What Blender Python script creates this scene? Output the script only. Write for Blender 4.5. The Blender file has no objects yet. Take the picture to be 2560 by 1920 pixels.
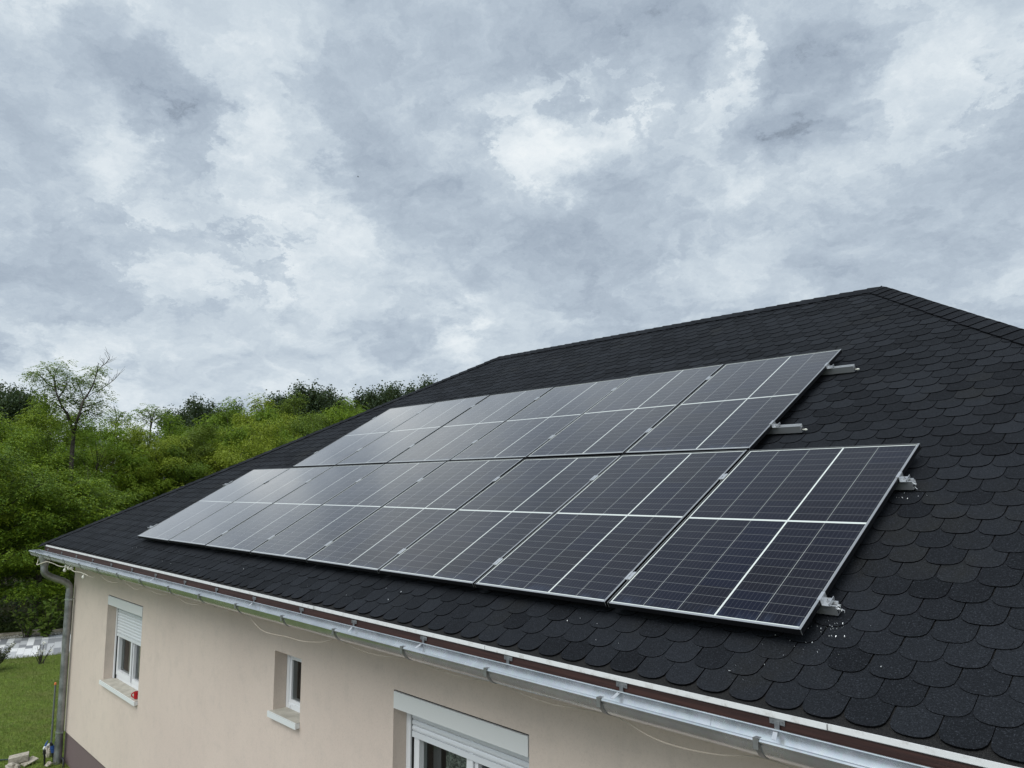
import bpy, math, random
import numpy as np
from mathutils import Matrix, Vector

R = math.radians
scene = bpy.context.scene
col = scene.collection

# ------------------------------------------------------------------ camera
CAM = np.array([1.70931, -3.27434, 0.62463])
YAW, TILT, ROLL, FPX = R(137.4605), R(7.4454), R(-0.1083), 1941.155
PW, PH = 2560, 1920
fwd = np.array([math.cos(YAW) * math.cos(TILT), math.sin(YAW) * math.cos(TILT), math.sin(TILT)])
rgt0 = np.array([math.sin(YAW), -math.cos(YAW), 0.0])
up0 = np.cross(rgt0, fwd)
rgt = math.cos(ROLL) * rgt0 + math.sin(ROLL) * up0
upv = -math.sin(ROLL) * rgt0 + math.cos(ROLL) * up0
cam_d = bpy.data.cameras.new('camera')
cam = bpy.data.objects.new('camera', cam_d)
col.objects.link(cam)
cam.matrix_world = Matrix(((rgt[0], upv[0], -fwd[0], CAM[0]), (rgt[1], upv[1], -fwd[1], CAM[1]),
                           (rgt[2], upv[2], -fwd[2], CAM[2]), (0, 0, 0, 1)))
cam_d.sensor_width = 36
cam_d.lens = 36 * FPX / PW
cam_d.clip_start = 0.05
cam_d.clip_end = 2000
scene.camera = cam


def sky_dir(u, v):
    d = fwd + (u - PW / 2) / FPX * rgt - (v - PH / 2) / FPX * upv
    return d / np.linalg.norm(d)


# ------------------------------------------------------------------ render / exposure
scene.view_settings.view_transform = 'Standard'
scene.view_settings.look = 'None'
scene.view_settings.exposure = 0.25
scene.view_settings.gamma = 1.0
scene.cycles.max_bounces = 8
scene.cycles.transparent_max_bounces = 12
scene.cycles.use_denoising = True

# ------------------------------------------------------------------ sun and sky
SUN_AZ = np.array([0.15, -1.0]) / np.linalg.norm([0.15, -1.0])
SUN_EL = R(54)
sun_dir = np.array([SUN_AZ[0] * math.cos(SUN_EL), SUN_AZ[1] * math.cos(SUN_EL), math.sin(SUN_EL)])
sd = bpy.data.lights.new('sun', 'SUN')
sd.energy = 1.75
sd.angle = R(50)
sd.color = (1.0, 0.96, 0.9)
so = bpy.data.objects.new('sun', sd)
col.objects.link(so)
so.rotation_euler = Vector(sun_dir).to_track_quat('Z', 'Y').to_euler()

world = bpy.data.worlds.new('World')
scene.world = world
world.use_nodes = True
wt = world.node_tree
wt.nodes.clear()


class NT:
    """small helper to write node trees"""

    def __init__(s, t):
        s.t = t

    def n(s, typ, **kw):
        nd = s.t.nodes.new(typ)
        for k, v in kw.items():
            setattr(nd, k, v)
        return nd

    def put(s, sock, v):
        if v is None:
            return
        if hasattr(v, 'is_output'):
            s.t.links.new(v, sock)
        else:
            sock.default_value = v

    def m(s, op, a, b=None, c=None, clamp=False):
        nd = s.n('ShaderNodeMath', operation=op)
        nd.use_clamp = clamp
        for i, x in enumerate((a, b, c)):
            if x is not None:
                s.put(nd.inputs[i], x)
        return nd.outputs[0]

    def v(s, op, a, b=None, out=0):
        nd = s.n('ShaderNodeVectorMath', operation=op)
        s.put(nd.inputs[0], a)
        if b is not None:
            s.put(nd.inputs[3 if op == 'SCALE' else 1], b)
        return nd.outputs[out]

    def mix(s, f, a, b, typ='MIX'):
        nd = s.n('ShaderNodeMix', data_type='RGBA', blend_type=typ)
        s.put(nd.inputs[0], f)
        s.put(nd.inputs[6], a)
        s.put(nd.inputs[7], b)
        return nd.outputs[2]

    def ramp(s, f, stops, interp='LINEAR'):
        nd = s.n('ShaderNodeValToRGB')
        cr = nd.color_ramp
        cr.interpolation = interp
        while len(cr.elements) < len(stops):
            cr.elements.new(0.5)
        for e, (p, c) in zip(cr.elements, stops):
            e.position = p
            e.color = (*c, 1) if len(c) == 3 else c
        s.put(nd.inputs[0], f)
        return nd.outputs[0]

    def noise(s, vec, scale, detail=2, rough=0.5, dist=0.0, dim='3D', w=None):
        nd = s.n('ShaderNodeTexNoise', noise_dimensions=dim)
        if vec is not None:
            s.put(nd.inputs['Vector'], vec)
        nd.inputs['Scale'].default_value = scale
        nd.inputs['Detail'].default_value = detail
        nd.inputs['Roughness'].default_value = rough
        nd.inputs['Distortion'].default_value = dist
        if w is not None:
            s.put(nd.inputs['W'], w)
        return nd

    def smooth(s, x, lo, hi, o0=0.0, o1=1.0):
        nd = s.n('ShaderNodeMapRange', interpolation_type='SMOOTHSTEP')
        s.put(nd.inputs[0], x)
        for i, q in enumerate((lo, hi, o0, o1)):
            s.put(nd.inputs[1 + i], q)
        return nd.outputs[0]


w = NT(wt)
tc = w.n('ShaderNodeTexCoord')
D = tc.outputs['Generated']
sx = w.n('ShaderNodeSeparateXYZ')
w.put(sx.inputs[0], D)
zc = w.m('ADD', w.m('MAXIMUM', sx.outputs[2], 0.0), 0.40)
cx = w.n('ShaderNodeCombineXYZ')
w.put(cx.inputs[0], w.m('DIVIDE', sx.outputs[0], zc))
w.put(cx.inputs[1], w.m('DIVIDE', sx.outputs[1], zc))
P = cx.outputs[0]
n_warp = w.noise(P, 2.8, 8, 0.66)
warp = w.v('SUBTRACT', n_warp.outputs['Color'], (0.5, 0.5, 0.5))
n_w2 = w.noise(P, 10.0, 8, 0.68)
warp2 = w.v('SUBTRACT', n_w2.outputs['Color'], (0.5, 0.5, 0.5))
P2 = w.v('ADD', w.v('ADD', P, w.v('SCALE', warp, 0.22)), w.v('SCALE', warp2, 0.10))
Dw = w.v('NORMALIZE', w.v('ADD', w.v('ADD', D, w.v('SCALE', warp, 0.30)), w.v('SCALE', warp2, 0.10)))
CLOUDS = [  # full-size pixel in the photograph that fixes the direction, angular radius in degrees, brightness
    (640, 345, 2.6, .34), (700, 375, 2.0, .16), (500, 100, 3.6, .14), (80, 40, 4.5, .22), (390, 395, 1.8, .16), (310, 440, 2.2, .16), (839, 590, 2.8, .14),
    (560, 240, 2.2, .12), (1140, 872, 1.6, .26), (1186, 451, 2.6, .14), (1410, 330, 2.9, .34), (1360, 420, 1.8, .18), (1500, 290, 1.8, .18), (1640, 235, 1.7, .24), (1905, 150, 1.8, .34),
    (1810, 272, 1.6, .26), (2360, 40, 3.6, .14), (2400, 215, 2.2, .14), (690, 540, 5, -.14), (2330, 190, 4, -.08), (2230, 210, 1.8, .14), (2264, 330, 3.6, .12), (1800, 520, 3.4, .10), (2080, 480, 3, .08),
    (60, 950, 4, .12), (300, 960, 3, .14), (560, 790, 5, .08), (900, 760, 4, .08), (150, 830, 2, .10), (60, 740, 1.6, .12), (640, 660, 3, .08),
    (1042, 203, 6, -.08), (984, 330, 4.4, -.12), (505, 310, 2.0, -.30), (440, 230, 2.0, -.22), (350, 140, 2.2, -.16), (87, 231, 3.6, -.16), (240, 300, 3, -.08),
    (87, 683, 2.8, -.22), (20, 800, 2.4, -.16), (289, 839, 2.8, -.10), (1090, 579, 3.0, -.20), (1380, 90, 3, -.12), (1569, 60, 4.5, -.18), (1440, 190, 3, -.12), (1743, 190, 2.6, -.22),
    (2061, 203, 3.0, -.32), (1990, 320, 2.4, -.18), (2240, 130, 2.6, -.14), (1400, 540, 3.6, -.20), (1560, 620, 4, -.16), (1480, 470, 2, -.10), (1974, 376, 2.2, -.14), (2148, 637, 4.5, -.10), (2495, 434, 3.4, -.18), (1050, 900, 1.6, -.12)]
t = None
for (u, v, sg, am) in CLOUDS:
    dt = w.v('DOT_PRODUCT', Dw, tuple(sky_dir(u, v)), out=1)
    g = w.m('POWER', w.m('MAXIMUM', dt, 0.0), 1.0 / R(sg) ** 2)
    t = w.m('MULTIPLY', g, am) if t is None else w.m('MULTIPLY_ADD', g, am, t)
for (az, el, sg, am) in ((143, 60, 9.5, -.60), (151, 38, 2.6, -.26), (120, 78, 14, -.3)):
    dv = (math.cos(R(az)) * math.cos(R(el)), math.sin(R(az)) * math.cos(R(el)), math.sin(R(el)))
    dt = w.v('DOT_PRODUCT', Dw, dv, out=1)
    g = w.m('POWER', w.m('MAXIMUM', dt, 0.0), 1.0 / R(sg) ** 2)
    t = w.m('MULTIPLY_ADD', g, am, t)
# soft high veil
n1 = w.noise(P2, 2.4, 7, 0.55)
veil = w.m('ADD', w.m('MULTIPLY', w.m('SUBTRACT', n1.outputs[0], 0.5), 0.95), w.m('ADD', 0.52, w.m('MULTIPLY', t, 1.0)))
# lumpy lower cloud with a ragged edge
n2 = w.noise(P2, 4.6, 11, 0.60, 0.12)
n3 = w.noise(P2, 13.0, 10, 0.70, 0.35)
body = w.m('ADD', w.m('MULTIPLY', w.m('SUBTRACT', n2.outputs[0], 0.5), 1.0), w.m('MULTIPLY', w.m('SUBTRACT', n3.outputs[0], 0.5), 0.30))
body = w.m('SUBTRACT', body, w.m('MULTIPLY', t, 0.55))
soft = w.smooth(w.noise(P, 1.9, 2, 0.5).outputs[0], 0.35, 0.62, 0.018, 0.11)
mask = w.smooth(body, w.m('SUBTRACT', -0.06, soft), w.m('ADD', -0.03, soft))
inner = w.m('ADD', 0.405, w.m('MULTIPLY', w.m('SUBTRACT', n3.outputs[0], 0.5), 0.72))
inner = w.m('SUBTRACT', w.m('ADD', inner, w.m('MULTIPLY', t, 0.35)), w.m('MULTIPLY', w.m('MAXIMUM', body, 0.0), 0.25))
rim = w.m('MULTIPLY', w.m('MULTIPLY', mask, w.m('SUBTRACT', 1.0, mask)), 0.30)
val = w.m('ADD', w.m('MULTIPLY', veil, w.m('SUBTRACT', 1.0, w.m('MULTIPLY', mask, 0.80))), w.m('MULTIPLY', inner, w.m('MULTIPLY', mask, 0.80)))
n4 = w.noise(P2, 7.5, 10, 0.64, 0.3)
val = w.m('ADD', w.m('ADD', val, rim), w.m('MULTIPLY', w.m('SUBTRACT', n4.outputs[0], 0.5), 0.66))
cloud_col = w.ramp(val, [(0.0, (.120, .147, .188)), (0.18, (.282, .338, .410)), (0.40, (.382, .446, .516)), (0.58, (.488, .552, .608)),
                         (0.76, (.628, .678, .712)), (0.96, (.770, .792, .800))])
sky = w.n('ShaderNodeTexSky', sky_type='NISHITA')
sky.sun_disc = False
sky.sun_elevation = SUN_EL
sky.sun_rotation = math.atan2(SUN_AZ[0], SUN_AZ[1])
sky.air_density = 1.0
sky.dust_density = 1.5
# brighter cloud deck overhead and towards the hidden sun (behind the viewer)
gs = w.v('DOT_PRODUCT', D, tuple(sun_dir), out=1)
gain = w.m('ADD', 1.05, w.smooth(gs, 0.30, 1.0, 0.0, 1.1))
cl = w.n('ShaderNodeBackground')
w.put(cl.inputs[0], cloud_col)
w.put(cl.inputs[1], gain)
bs = w.n('ShaderNodeBackground')
w.put(bs.inputs[0], sky.outputs[0])
bs.inputs[1].default_value = 0.06
thin = w.smooth(n2.outputs[0], 0.60, 0.80, 0.0, 0.22)
mx = w.n('ShaderNodeMixShader')
w.put(mx.inputs[0], thin)
wt.links.new(cl.outputs[0], mx.inputs[1])
wt.links.new(bs.outputs[0], mx.inputs[2])
wo = w.n('ShaderNodeOutputWorld')
wt.links.new(mx.outputs[0], wo.inputs[0])
world.cycles.sampling_method = 'MANUAL'
world.cycles.sample_map_resolution = 512

# ------------------------------------------------------------------ materials
MATS = {}


def mat(name, base=(0.5, 0.5, 0.5), rough=0.6, metal=0.0, spec=0.5, coat=0.0, coat_rough=0.03):
    m = bpy.data.materials.new(name)
    m.use_nodes = True
    b = m.node_tree.nodes['Principled BSDF']
    b.inputs['Base Color'].default_value = (*base, 1)
    b.inputs['Roughness'].default_value = rough
    b.inputs['Metallic'].default_value = metal
    b.inputs['Specular IOR Level'].default_value = spec
    b.inputs['Coat Weight'].default_value = coat
    b.inputs['Coat Roughness'].default_value = coat_rough
    MATS[name] = m
    return m, NT(m.node_tree), b


def bump(q, b, h, strength=0.3, dist=0.01):
    nd = q.n('ShaderNodeBump')
    nd.inputs['Strength'].default_value = strength
    nd.inputs['Distance'].default_value = dist
    q.put(nd.inputs['Height'], h)
    q.put(b.inputs['Normal'], nd.outputs[0])


def ocoord(q):
    return q.n('ShaderNodeTexCoord').outputs['Object']


def attr(q, name='tint'):
    nd = q.n('ShaderNodeAttribute')
    nd.attribute_name = name
    return nd.outputs['Fac']


# stucco wall
m, q, b = mat('stucco', rough=0.9, spec=0.2)
oc = ocoord(q)
big = q.noise(oc, 0.55, 4, 0.55)
fine = q.noise(oc, 260, 3, 0.6)
mid = q.noise(oc, 7, 5, 0.6)
c = q.mix(q.smooth(big.outputs[0], 0.3, 0.7), (0.600, 0.506, 0.437, 1), (0.655, 0.557, 0.478, 1))
c = q.mix(q.smooth(mid.outputs[0], 0.45, 0.75, 0, 0.35), c, (0.50, 0.435, 0.38, 1))
grain = q.noise(oc, 70, 4, 0.75)
c = q.mix(q.smooth(grain.outputs[0], 0.50, 0.72, 0, 0.30), c, (0.40, 0.335, 0.275, 1))
c = q.mix(q.smooth(grain.outputs[0], 0.50, 0.30, 0, 0.25), c, (0.70, 0.61, 0.52, 1))
smp = q.n('ShaderNodeMapping')
smp.inputs['Scale'].default_value = (5.0, 5.0, 0.35)
q.put(smp.inputs['Vector'], oc)
streak = q.noise(smp.outputs[0], 1.6, 6, 0.7)
c = q.mix(q.smooth(streak.outputs[0], 0.54, 0.78, 0, 0.20), c, (0.44, 0.385, 0.33, 1))
c = q.mix(q.smooth(fine.outputs[0], 0.3, 0.75, 0, 0.22), c, (0.38, 0.32, 0.27, 1))
q.put(b.inputs['Base Color'], c)
bump(q, b, fine.outputs[0], 0.5, 0.003)

# plinth
m, q, b = mat('plinth_render', rough=0.9, spec=0.2)
oc = ocoord(q)
fine = q.noise(oc, 200, 3, 0.65)
q.put(b.inputs['Base Color'], q.mix(q.smooth(fine.outputs[0], 0.3, 0.7), (0.115, 0.085, 0.085, 1), (0.19, 0.145, 0.14, 1)))
bump(q, b, fine.outputs[0], 0.6, 0.004)


# bitumen shingles
def shingle_mat(name, dark, light):
    m, q, b = mat(name, rough=0.9, spec=0.14)
    oc = ocoord(q)
    tn = attr(q)
    gran = q.noise(oc, 150, 4, 0.8)
    gran2 = q.noise(oc, 120, 2, 0.6)
    patch = q.noise(oc, 1.3, 4, 0.6)
    c = q.mix(q.smooth(tn, 0.0, 1.0), (*dark, 1), (*light, 1))
    c = q.mix(q.m('MULTIPLY', q.smooth(patch.outputs[0], 0.52, 0.7), q.smooth(tn, 0.35, 0.75, 0, 0.6)), c, (0.0145, 0.0140, 0.0112, 1))
    c = q.mix(q.smooth(gran.outputs[0], 0.50, 0.36, 0, 0.8), c, (0.0035, 0.0040, 0.0050, 1))
    c = q.mix(q.smooth(gran.outputs[0], 0.55, 0.66, 0, 0.9), c, (0.046, 0.051, 0.061, 1))
    c = q.mix(q.smooth(gran2.outputs[0], 0.40, 0.70, 0, 0.25), c, (0.016, 0.018, 0.022, 1))
    q.put(b.inputs['Base Color'], c)
    bump(q, b, gran.outputs[0], 0.6, 0.003)
    return m


shingle_mat('bitumen_shingle', (0.0042, 0.0051, 0.0068), (0.0150, 0.0172, 0.0212))
mat('bitumen_edge', (0.0025, 0.0025, 0.003), 0.9, spec=0.05)
m, q, b = mat('bitumen_underlay', rough=0.9, spec=0.12)
oc = ocoord(q)
g_ = q.noise(oc, 300, 2, 0.7)
q.put(b.inputs['Base Color'], q.mix(q.smooth(g_.outputs[0], 0.4, 0.65), (0.008, 0.008, 0.009, 1), (0.026, 0.0255, 0.024, 1)))

# metals
m, q, b = mat('galvanised', (0.72, 0.75, 0.78), 0.34, 0.82)
oc = ocoord(q)
vv = q.n('ShaderNodeTexVoronoi')
q.put(vv.inputs['Vector'], oc)
vv.inputs['Scale'].default_value = 60
st = q.noise(oc, 3.5, 6, 0.65)
c = q.mix(q.smooth(st.outputs[0], 0.35, 0.7), (0.47, 0.495, 0.51, 1), (0.60, 0.62, 0.635, 1))
q.put(b.inputs['Base Color'], q.mix(0.05, c, vv.outputs['Color'], 'MULTIPLY'))
q.put(b.inputs['Roughness'], q.smooth(st.outputs[0], 0.3, 0.75, 0.22, 0.30))
m, q, b = mat('galvanised_dull', (0.40, 0.41, 0.415), 0.5, 0.75)
oc = ocoord(q)
st = q.noise(oc, 5, 6, 0.7)
q.put(b.inputs['Base Color'], q.mix(q.smooth(st.outputs[0], 0.35, 0.7), (0.21, 0.215, 0.22, 1), (0.38, 0.385, 0.39, 1)))
q.put(b.inputs['Roughness'], q.smooth(st.outputs[0], 0.3, 0.75, 0.34, 0.6))
m, q, b = mat('aluminium', (0.60, 0.61, 0.62), 0.33, 0.75)
m, q, b = mat('frame_black', (0.006, 0.006, 0.0075), 0.45, 0.0, 0.25)
m, q, b = mat('frame_edge', (0.26, 0.27, 0.27), 0.4, 0.3)
m, q, b = mat('frame_lip_sheen', (0.34, 0.35, 0.36), 0.35, 0.6)  # sky reflection on the right and bottom lips, put into the colour
mat('steel_strap', (0.30, 0.31, 0.32), 0.5, 0.8)
mat('screw_steel', (0.25, 0.25, 0.26), 0.45, 0.8)
# painted and plastic
m, q, b = mat('white_sheet', rough=0.5, spec=0.4)
oc = ocoord(q)
st = q.noise(oc, 14, 6, 0.7)
q.put(b.inputs['Base Color'], q.mix(q.smooth(st.outputs[0], 0.5, 0.75), (0.66, 0.66, 0.65, 1), (0.40, 0.38, 0.35, 1)))
m, q, b = mat('brown_wood', rough=0.55, spec=0.4)
oc = ocoord(q)
mp = q.n('ShaderNodeMapping')
mp.inputs['Scale'].default_value = (0.5, 14, 30)
q.put(mp.inputs['Vector'], oc)
st = q.noise(mp.outputs[0], 3, 6, 0.65)
q.put(b.inputs['Base Color'], q.mix(q.smooth(st.outputs[0], 0.3, 0.72), (0.024, 0.010, 0.008, 1), (0.058, 0.024, 0.018, 1)))
mat('soffit_paint', (0.32, 0.27, 0.22), 0.7)
m, q, b = mat('white_plastic', (0.74, 0.75, 0.76), 0.32)
mat('shutter_plastic', (0.66, 0.68, 0.70), 0.4)
mat('shutter_box_paint', (0.66, 0.67, 0.66), 0.45)
m, q, b = mat('sill_render', rough=0.8)
oc = ocoord(q)
st = q.noise(oc, 9, 6, 0.7)
q.put(b.inputs['Base Color'], q.mix(q.smooth(st.outputs[0], 0.35, 0.7), (0.36, 0.335, 0.28, 1), (0.50, 0.47, 0.40, 1)))
mat('sill_edge', (0.68, 0.70, 0.69), 0.5)
mat('dark_gap', (0.012, 0.012, 0.012), 0.9)
mat('dark_room', (0.03, 0.028, 0.025), 0.9)
m, q, b = mat('curtain_beige', (0.36, 0.34, 0.28), 0.9)
m, q, b = mat('curtain_grey', (0.17, 0.165, 0.17), 0.9)
m, q, b = mat('blind_dark', (0.045, 0.042, 0.04), 0.8)
m, q, b = mat('lace', rough=0.9)
oc = ocoord(q)
st = q.noise(oc, 38, 4, 0.7, 1.2)
q.put(b.inputs['Base Color'], q.mix(q.smooth(st.outputs[0], 0.42, 0.62), (0.10, 0.115, 0.095, 1), (0.42, 0.45, 0.39, 1)))
# window glass
m = bpy.data.materials.new('window_glass')
m.use_nodes = True
MATS['window_glass'] = m
q = NT(m.node_tree)
m.node_tree.nodes.clear()
fr = q.n('ShaderNodeFresnel')
fr.inputs[0].default_value = 1.5
tr = q.n('ShaderNodeBsdfTransparent')
tr.inputs[0].default_value = (0.82, 0.86, 0.84, 1)
gl = q.n('ShaderNodeBsdfGlossy')
gl.inputs['Roughness'].default_value = 0.02
ms = q.n('ShaderNodeMixShader')
q.put(ms.inputs[0], fr.outputs[0])
m.node_tree.links.new(tr.outputs[0], ms.inputs[1])
m.node_tree.links.new(gl.outputs[0], ms.inputs[2])
ou = q.n('ShaderNodeOutputMaterial')
m.node_tree.links.new(ms.outputs[0], ou.inputs[0])

# solar cells : local x 0..1.096 , y 0..1.736
PNW, PNL, LIP = 1.096, 1.736, 0.011
m, q, b = mat('solar_cells', (0.01, 0.012, 0.02), 0.3, 0.0, 0.5, 1.0, 0.045)
oc = ocoord(q)
oi = q.n('ShaderNodeObjectInfo').outputs['Random']
sp = q.n('ShaderNodeSeparateXYZ')
q.put(sp.inputs[0], oc)
X, Y = sp.outputs[0], sp.outputs[1]


def line(coord, at, wd):
    return q.m('LESS_THAN', q.m('ABSOLUTE', q.m('SUBTRACT', coord, at)), wd / 2)


def anyof(lst):
    r = lst[0]
    for x in lst[1:]:
        r = q.m('MAXIMUM', r, x)
    return r


CW = 0.2100
x0 = 0.0165
cols = [x0, x0 + CW + .0015, x0 + 2 * (CW + .0015), x0 + 3 * (CW + .0015) + .0095, x0 + 4 * (CW + .0015) + .0095]
strong, thin_ = [], []
thick_at = cols[2] + CW + .0055
strong.append(line(X, thick_at, 0.0105))
strong.append(line(Y, PNL / 2, 0.0150))
strong.append(q.m('LESS_THAN', X, x0 + 0.0035))
strong.append(q.m('GREATER_THAN', X, cols[4] + CW + .0005))
strong.append(q.m('LESS_THAN', Y, 0.0190))
strong.append(q.m('GREATER_THAN', Y, PNL - 0.0195))
for xx in (cols[1], cols[2], cols[4]):
    thin_.append(line(X, xx - 0.0008, 0.0028))
# rows: 12 per half
RH = (PNL / 2 - 0.018 - 0.0075) / 12
ym = q.m('SUBTRACT', q.m('ABSOLUTE', q.m('SUBTRACT', Y, PNL / 2)), 0.0075)
rowf = q.m('FRACT', q.m('DIVIDE', ym, RH))
rows = q.m('LESS_THAN', q.m('ABSOLUTE', q.m('SUBTRACT', rowf, 0.5)), 0.5 - 0.0011 / RH)
rows = q.m('SUBTRACT', 1.0, rows)
# busbars: 9 per cell
xs = q.m('SUBTRACT', X, q.m('MULTIPLY', q.m('GREATER_THAN', X, thick_at), 0.0095))
bf = q.m('FRACT', q.m('DIVIDE', q.m('SUBTRACT', xs, x0), (CW + .0015) / 9))
bus = q.m('LESS_THAN', q.m('ABSOLUTE', q.m('SUBTRACT', bf, 0.5)), 0.5 * 0.0011 / (CW / 9))
S, T2 = anyof(strong), anyof(thin_)
# cell by cell shade
cell = q.n('ShaderNodeTexWhiteNoise', noise_dimensions='3D')
cv = q.n('ShaderNodeCombineXYZ')
q.put(cv.inputs[0], q.m('FLOOR', q.m('DIVIDE', q.m('SUBTRACT', xs, x0), CW + .0015)))
q.put(cv.inputs[1], q.m('FLOOR', q.m('DIVIDE', q.m('SUBTRACT', Y, PNL / 2), RH * 3)))
q.put(cv.inputs[2], q.m('MULTIPLY', oi, 91.0))
q.put(cell.inputs['Vector'], cv.outputs[0])
dust = q.noise(oc, 2.6, 6, 0.62, 0.4, '4D', q.m('MULTIPLY', oi, 57.0))
smear = q.noise(oc, 6.0, 7, 0.7, 1.5, '4D', q.m('MULTIPLY', oi, 23.0))
c = q.mix(cell.outputs['Value'], (0.0028, 0.0044, 0.0145, 1), (0.0046, 0.0048, 0.0100, 1))
c = q.mix(q.smooth(dust.outputs[0], 0.50, 0.80, 0, 0.25), c, (0.026, 0.027, 0.034, 1))
c = q.mix(q.smooth(smear.outputs[0], 0.68, 0.82, 0, 0.25), c, (0.08, 0.09, 0.13, 1))
low = q.m('MULTIPLY', q.smooth(Y, 0.10, 0.015), q.smooth(smear.outputs[0], 0.40, 0.65, 0, 0.5))
c = q.mix(low, c, (0.045, 0.060, 0.10, 1))
c = q.mix(q.m('MULTIPLY', bus, 0.22), c, (0.30, 0.31, 0.33, 1))
c = q.mix(q.m('MULTIPLY', rows, 0.42), c, (0.33, 0.34, 0.33, 1))
c = q.mix(q.m('MULTIPLY', T2, 0.75), c, (0.42, 0.44, 0.42, 1))
c = q.mix(S, c, (0.58, 0.61, 0.58, 1))
q.put(b.inputs['Base Color'], c)
b.inputs['Specular IOR Level'].default_value = 0.06
b.inputs['Coat Weight'].default_value = 0.0
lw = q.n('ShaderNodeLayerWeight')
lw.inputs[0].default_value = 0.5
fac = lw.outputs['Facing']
veil_d = q.m('MINIMUM', q.m('DIVIDE', 0.0045, q.m('ADD', q.m('SUBTRACT', 1.0, fac), 0.04)), 0.12)     # thin dust film, with grazing-angle haze put into its colour
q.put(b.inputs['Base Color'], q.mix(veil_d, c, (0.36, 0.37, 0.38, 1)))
fres = q.m('MULTIPLY_ADD', q.m('POWER', fac, 7.0), 3.1, 0.004, clamp=True)
gls = q.n('ShaderNodeBsdfGlossy')
gls.inputs['Color'].default_value = (1.0, 0.955, 0.915, 1)
q.put(gls.inputs['Roughness'], q.smooth(dust.outputs[0], 0.3, 0.8, 0.07, 0.15))
mxs = q.n('ShaderNodeMixShader')
q.put(mxs.inputs[0], fres)
m.node_tree.links.new(b.outputs[0], mxs.inputs[1])
m.node_tree.links.new(gls.outputs[0], mxs.inputs[2])
m.node_tree.links.new(mxs.outputs[0], m.node_tree.nodes['Material Output'].inputs[0])
mat('backsheet', (0.05, 0.05, 0.05), 0.7)

# vegetation
def leaf_mat(name, c_dark, c_light, c_odd, transl=0.35, rough=0.55):
    m = bpy.data.materials.new(name)
    m.use_nodes = True
    MATS[name] = m
    q = NT(m.node_tree)
    b = m.node_tree.nodes['Principled BSDF']
    out = m.node_tree.nodes['Material Output']
    tn = attr(q)
    oi = q.n('ShaderNodeObjectInfo').outputs['Random']
    pos = ocoord(q)
    nz = q.noise(pos, 0.7, 3, 0.6)
    f = q.m('ADD', q.m('MULTIPLY', tn, 0.5), q.m('MULTIPLY', nz.outputs[0], 0.5))
    c = q.mix(q.smooth(f, 0.25, 0.75), (*c_dark, 1), (*c_light, 1))
    c = q.mix(q.smooth(q.m('ADD', q.m('MULTIPLY', oi, 0.7), q.m('MULTIPLY', tn, 0.3)), 0.25, 0.95, 0, 0.9), c, (*c_odd, 1))
    q.put(b.inputs['Base Color'], c)
    b.inputs['Roughness'].default_value = rough
    b.inputs['Specular IOR Level'].default_value = 0.25
    tl = q.n('ShaderNodeBsdfTranslucent')
    q.put(tl.inputs[0], q.mix(0.35, c, (0.20, 0.26, 0.02, 1)))
    ms = q.n('ShaderNodeMixShader')
    ms.inputs[0].default_value = transl
    m.node_tree.links.new(b.outputs[0], ms.inputs[1])
    m.node_tree.links.new(tl.outputs[0], ms.inputs[2])
    m.node_tree.links.new(ms.outputs[0], out.inputs[0])
    return m


leaf_mat('robinia_leaf', (0.080, 0.155, 0.012), (0.195, 0.300, 0.020), (0.250, 0.300, 0.028), 0.34)
leaf_mat('robinia_leaf_deep', (0.062, 0.118, 0.012), (0.155, 0.228, 0.020), (0.120, 0.165, 0.024), 0.32)
leaf_mat('poplar_leaf', (0.024, 0.044, 0.018), (0.052, 0.085, 0.032), (0.040, 0.062, 0.030), 0.2)
leaf_mat('sparse_leaf', (0.090, 0.165, 0.018), (0.200, 0.300, 0.035), (0.20, 0.26, 0.05), 0.55)
leaf_mat('bush_leaf', (0.080, 0.140, 0.022), (0.180, 0.250, 0.045), (0.16, 0.21, 0.06), 0.35)
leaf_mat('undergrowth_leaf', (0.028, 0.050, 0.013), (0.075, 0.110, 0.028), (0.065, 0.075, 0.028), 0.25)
leaf_mat('herb_leaf', (0.050, 0.062, 0.030), (0.120, 0.130, 0.070), (0.11, 0.10, 0.06), 0.2)
leaf_mat('grass_blade', (0.090, 0.150, 0.020), (0.190, 0.255, 0.050), (0.21, 0.21, 0.08), 0.3)
mat('blossom', (0.70, 0.68, 0.62), 0.7)
m, q, b = mat('bark', rough=0.95, spec=0.1)
oc = ocoord(q)
st = q.noise(oc, 9, 6, 0.7)
q.put(b.inputs['Base Color'], q.mix(q.smooth(st.outputs[0], 0.3, 0.7), (0.030, 0.025, 0.020, 1), (0.095, 0.085, 0.07, 1)))
# ground
m, q, b = mat('lawn', rough=0.95, spec=0.1)
oc = ocoord(q)
a1 = q.noise(oc, 0.8, 5, 0.6)
a2 = q.noise(oc, 9, 6, 0.7)
a3 = q.noise(oc, 45, 4, 0.7)
c = q.mix(q.smooth(a2.outputs[0], 0.3, 0.7), (0.085, 0.135, 0.021, 1), (0.165, 0.220, 0.040, 1))
c = q.mix(q.smooth(a1.outputs[0], 0.52, 0.68, 0, 0.55), c, (0.15, 0.135, 0.055, 1))
c = q.mix(q.smooth(a3.outputs[0], 0.35, 0.6, 0.45, 0), c, (0.022, 0.040, 0.008, 1))
q.put(b.inputs['Base Color'], c)
bump(q, b, a3.outputs[0], 0.7, 0.03)
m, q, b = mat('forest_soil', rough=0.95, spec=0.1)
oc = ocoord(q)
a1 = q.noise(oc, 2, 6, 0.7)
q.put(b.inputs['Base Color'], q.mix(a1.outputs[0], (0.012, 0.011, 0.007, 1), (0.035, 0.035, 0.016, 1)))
m, q, b = mat('paver', rough=0.85, spec=0.25)
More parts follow.
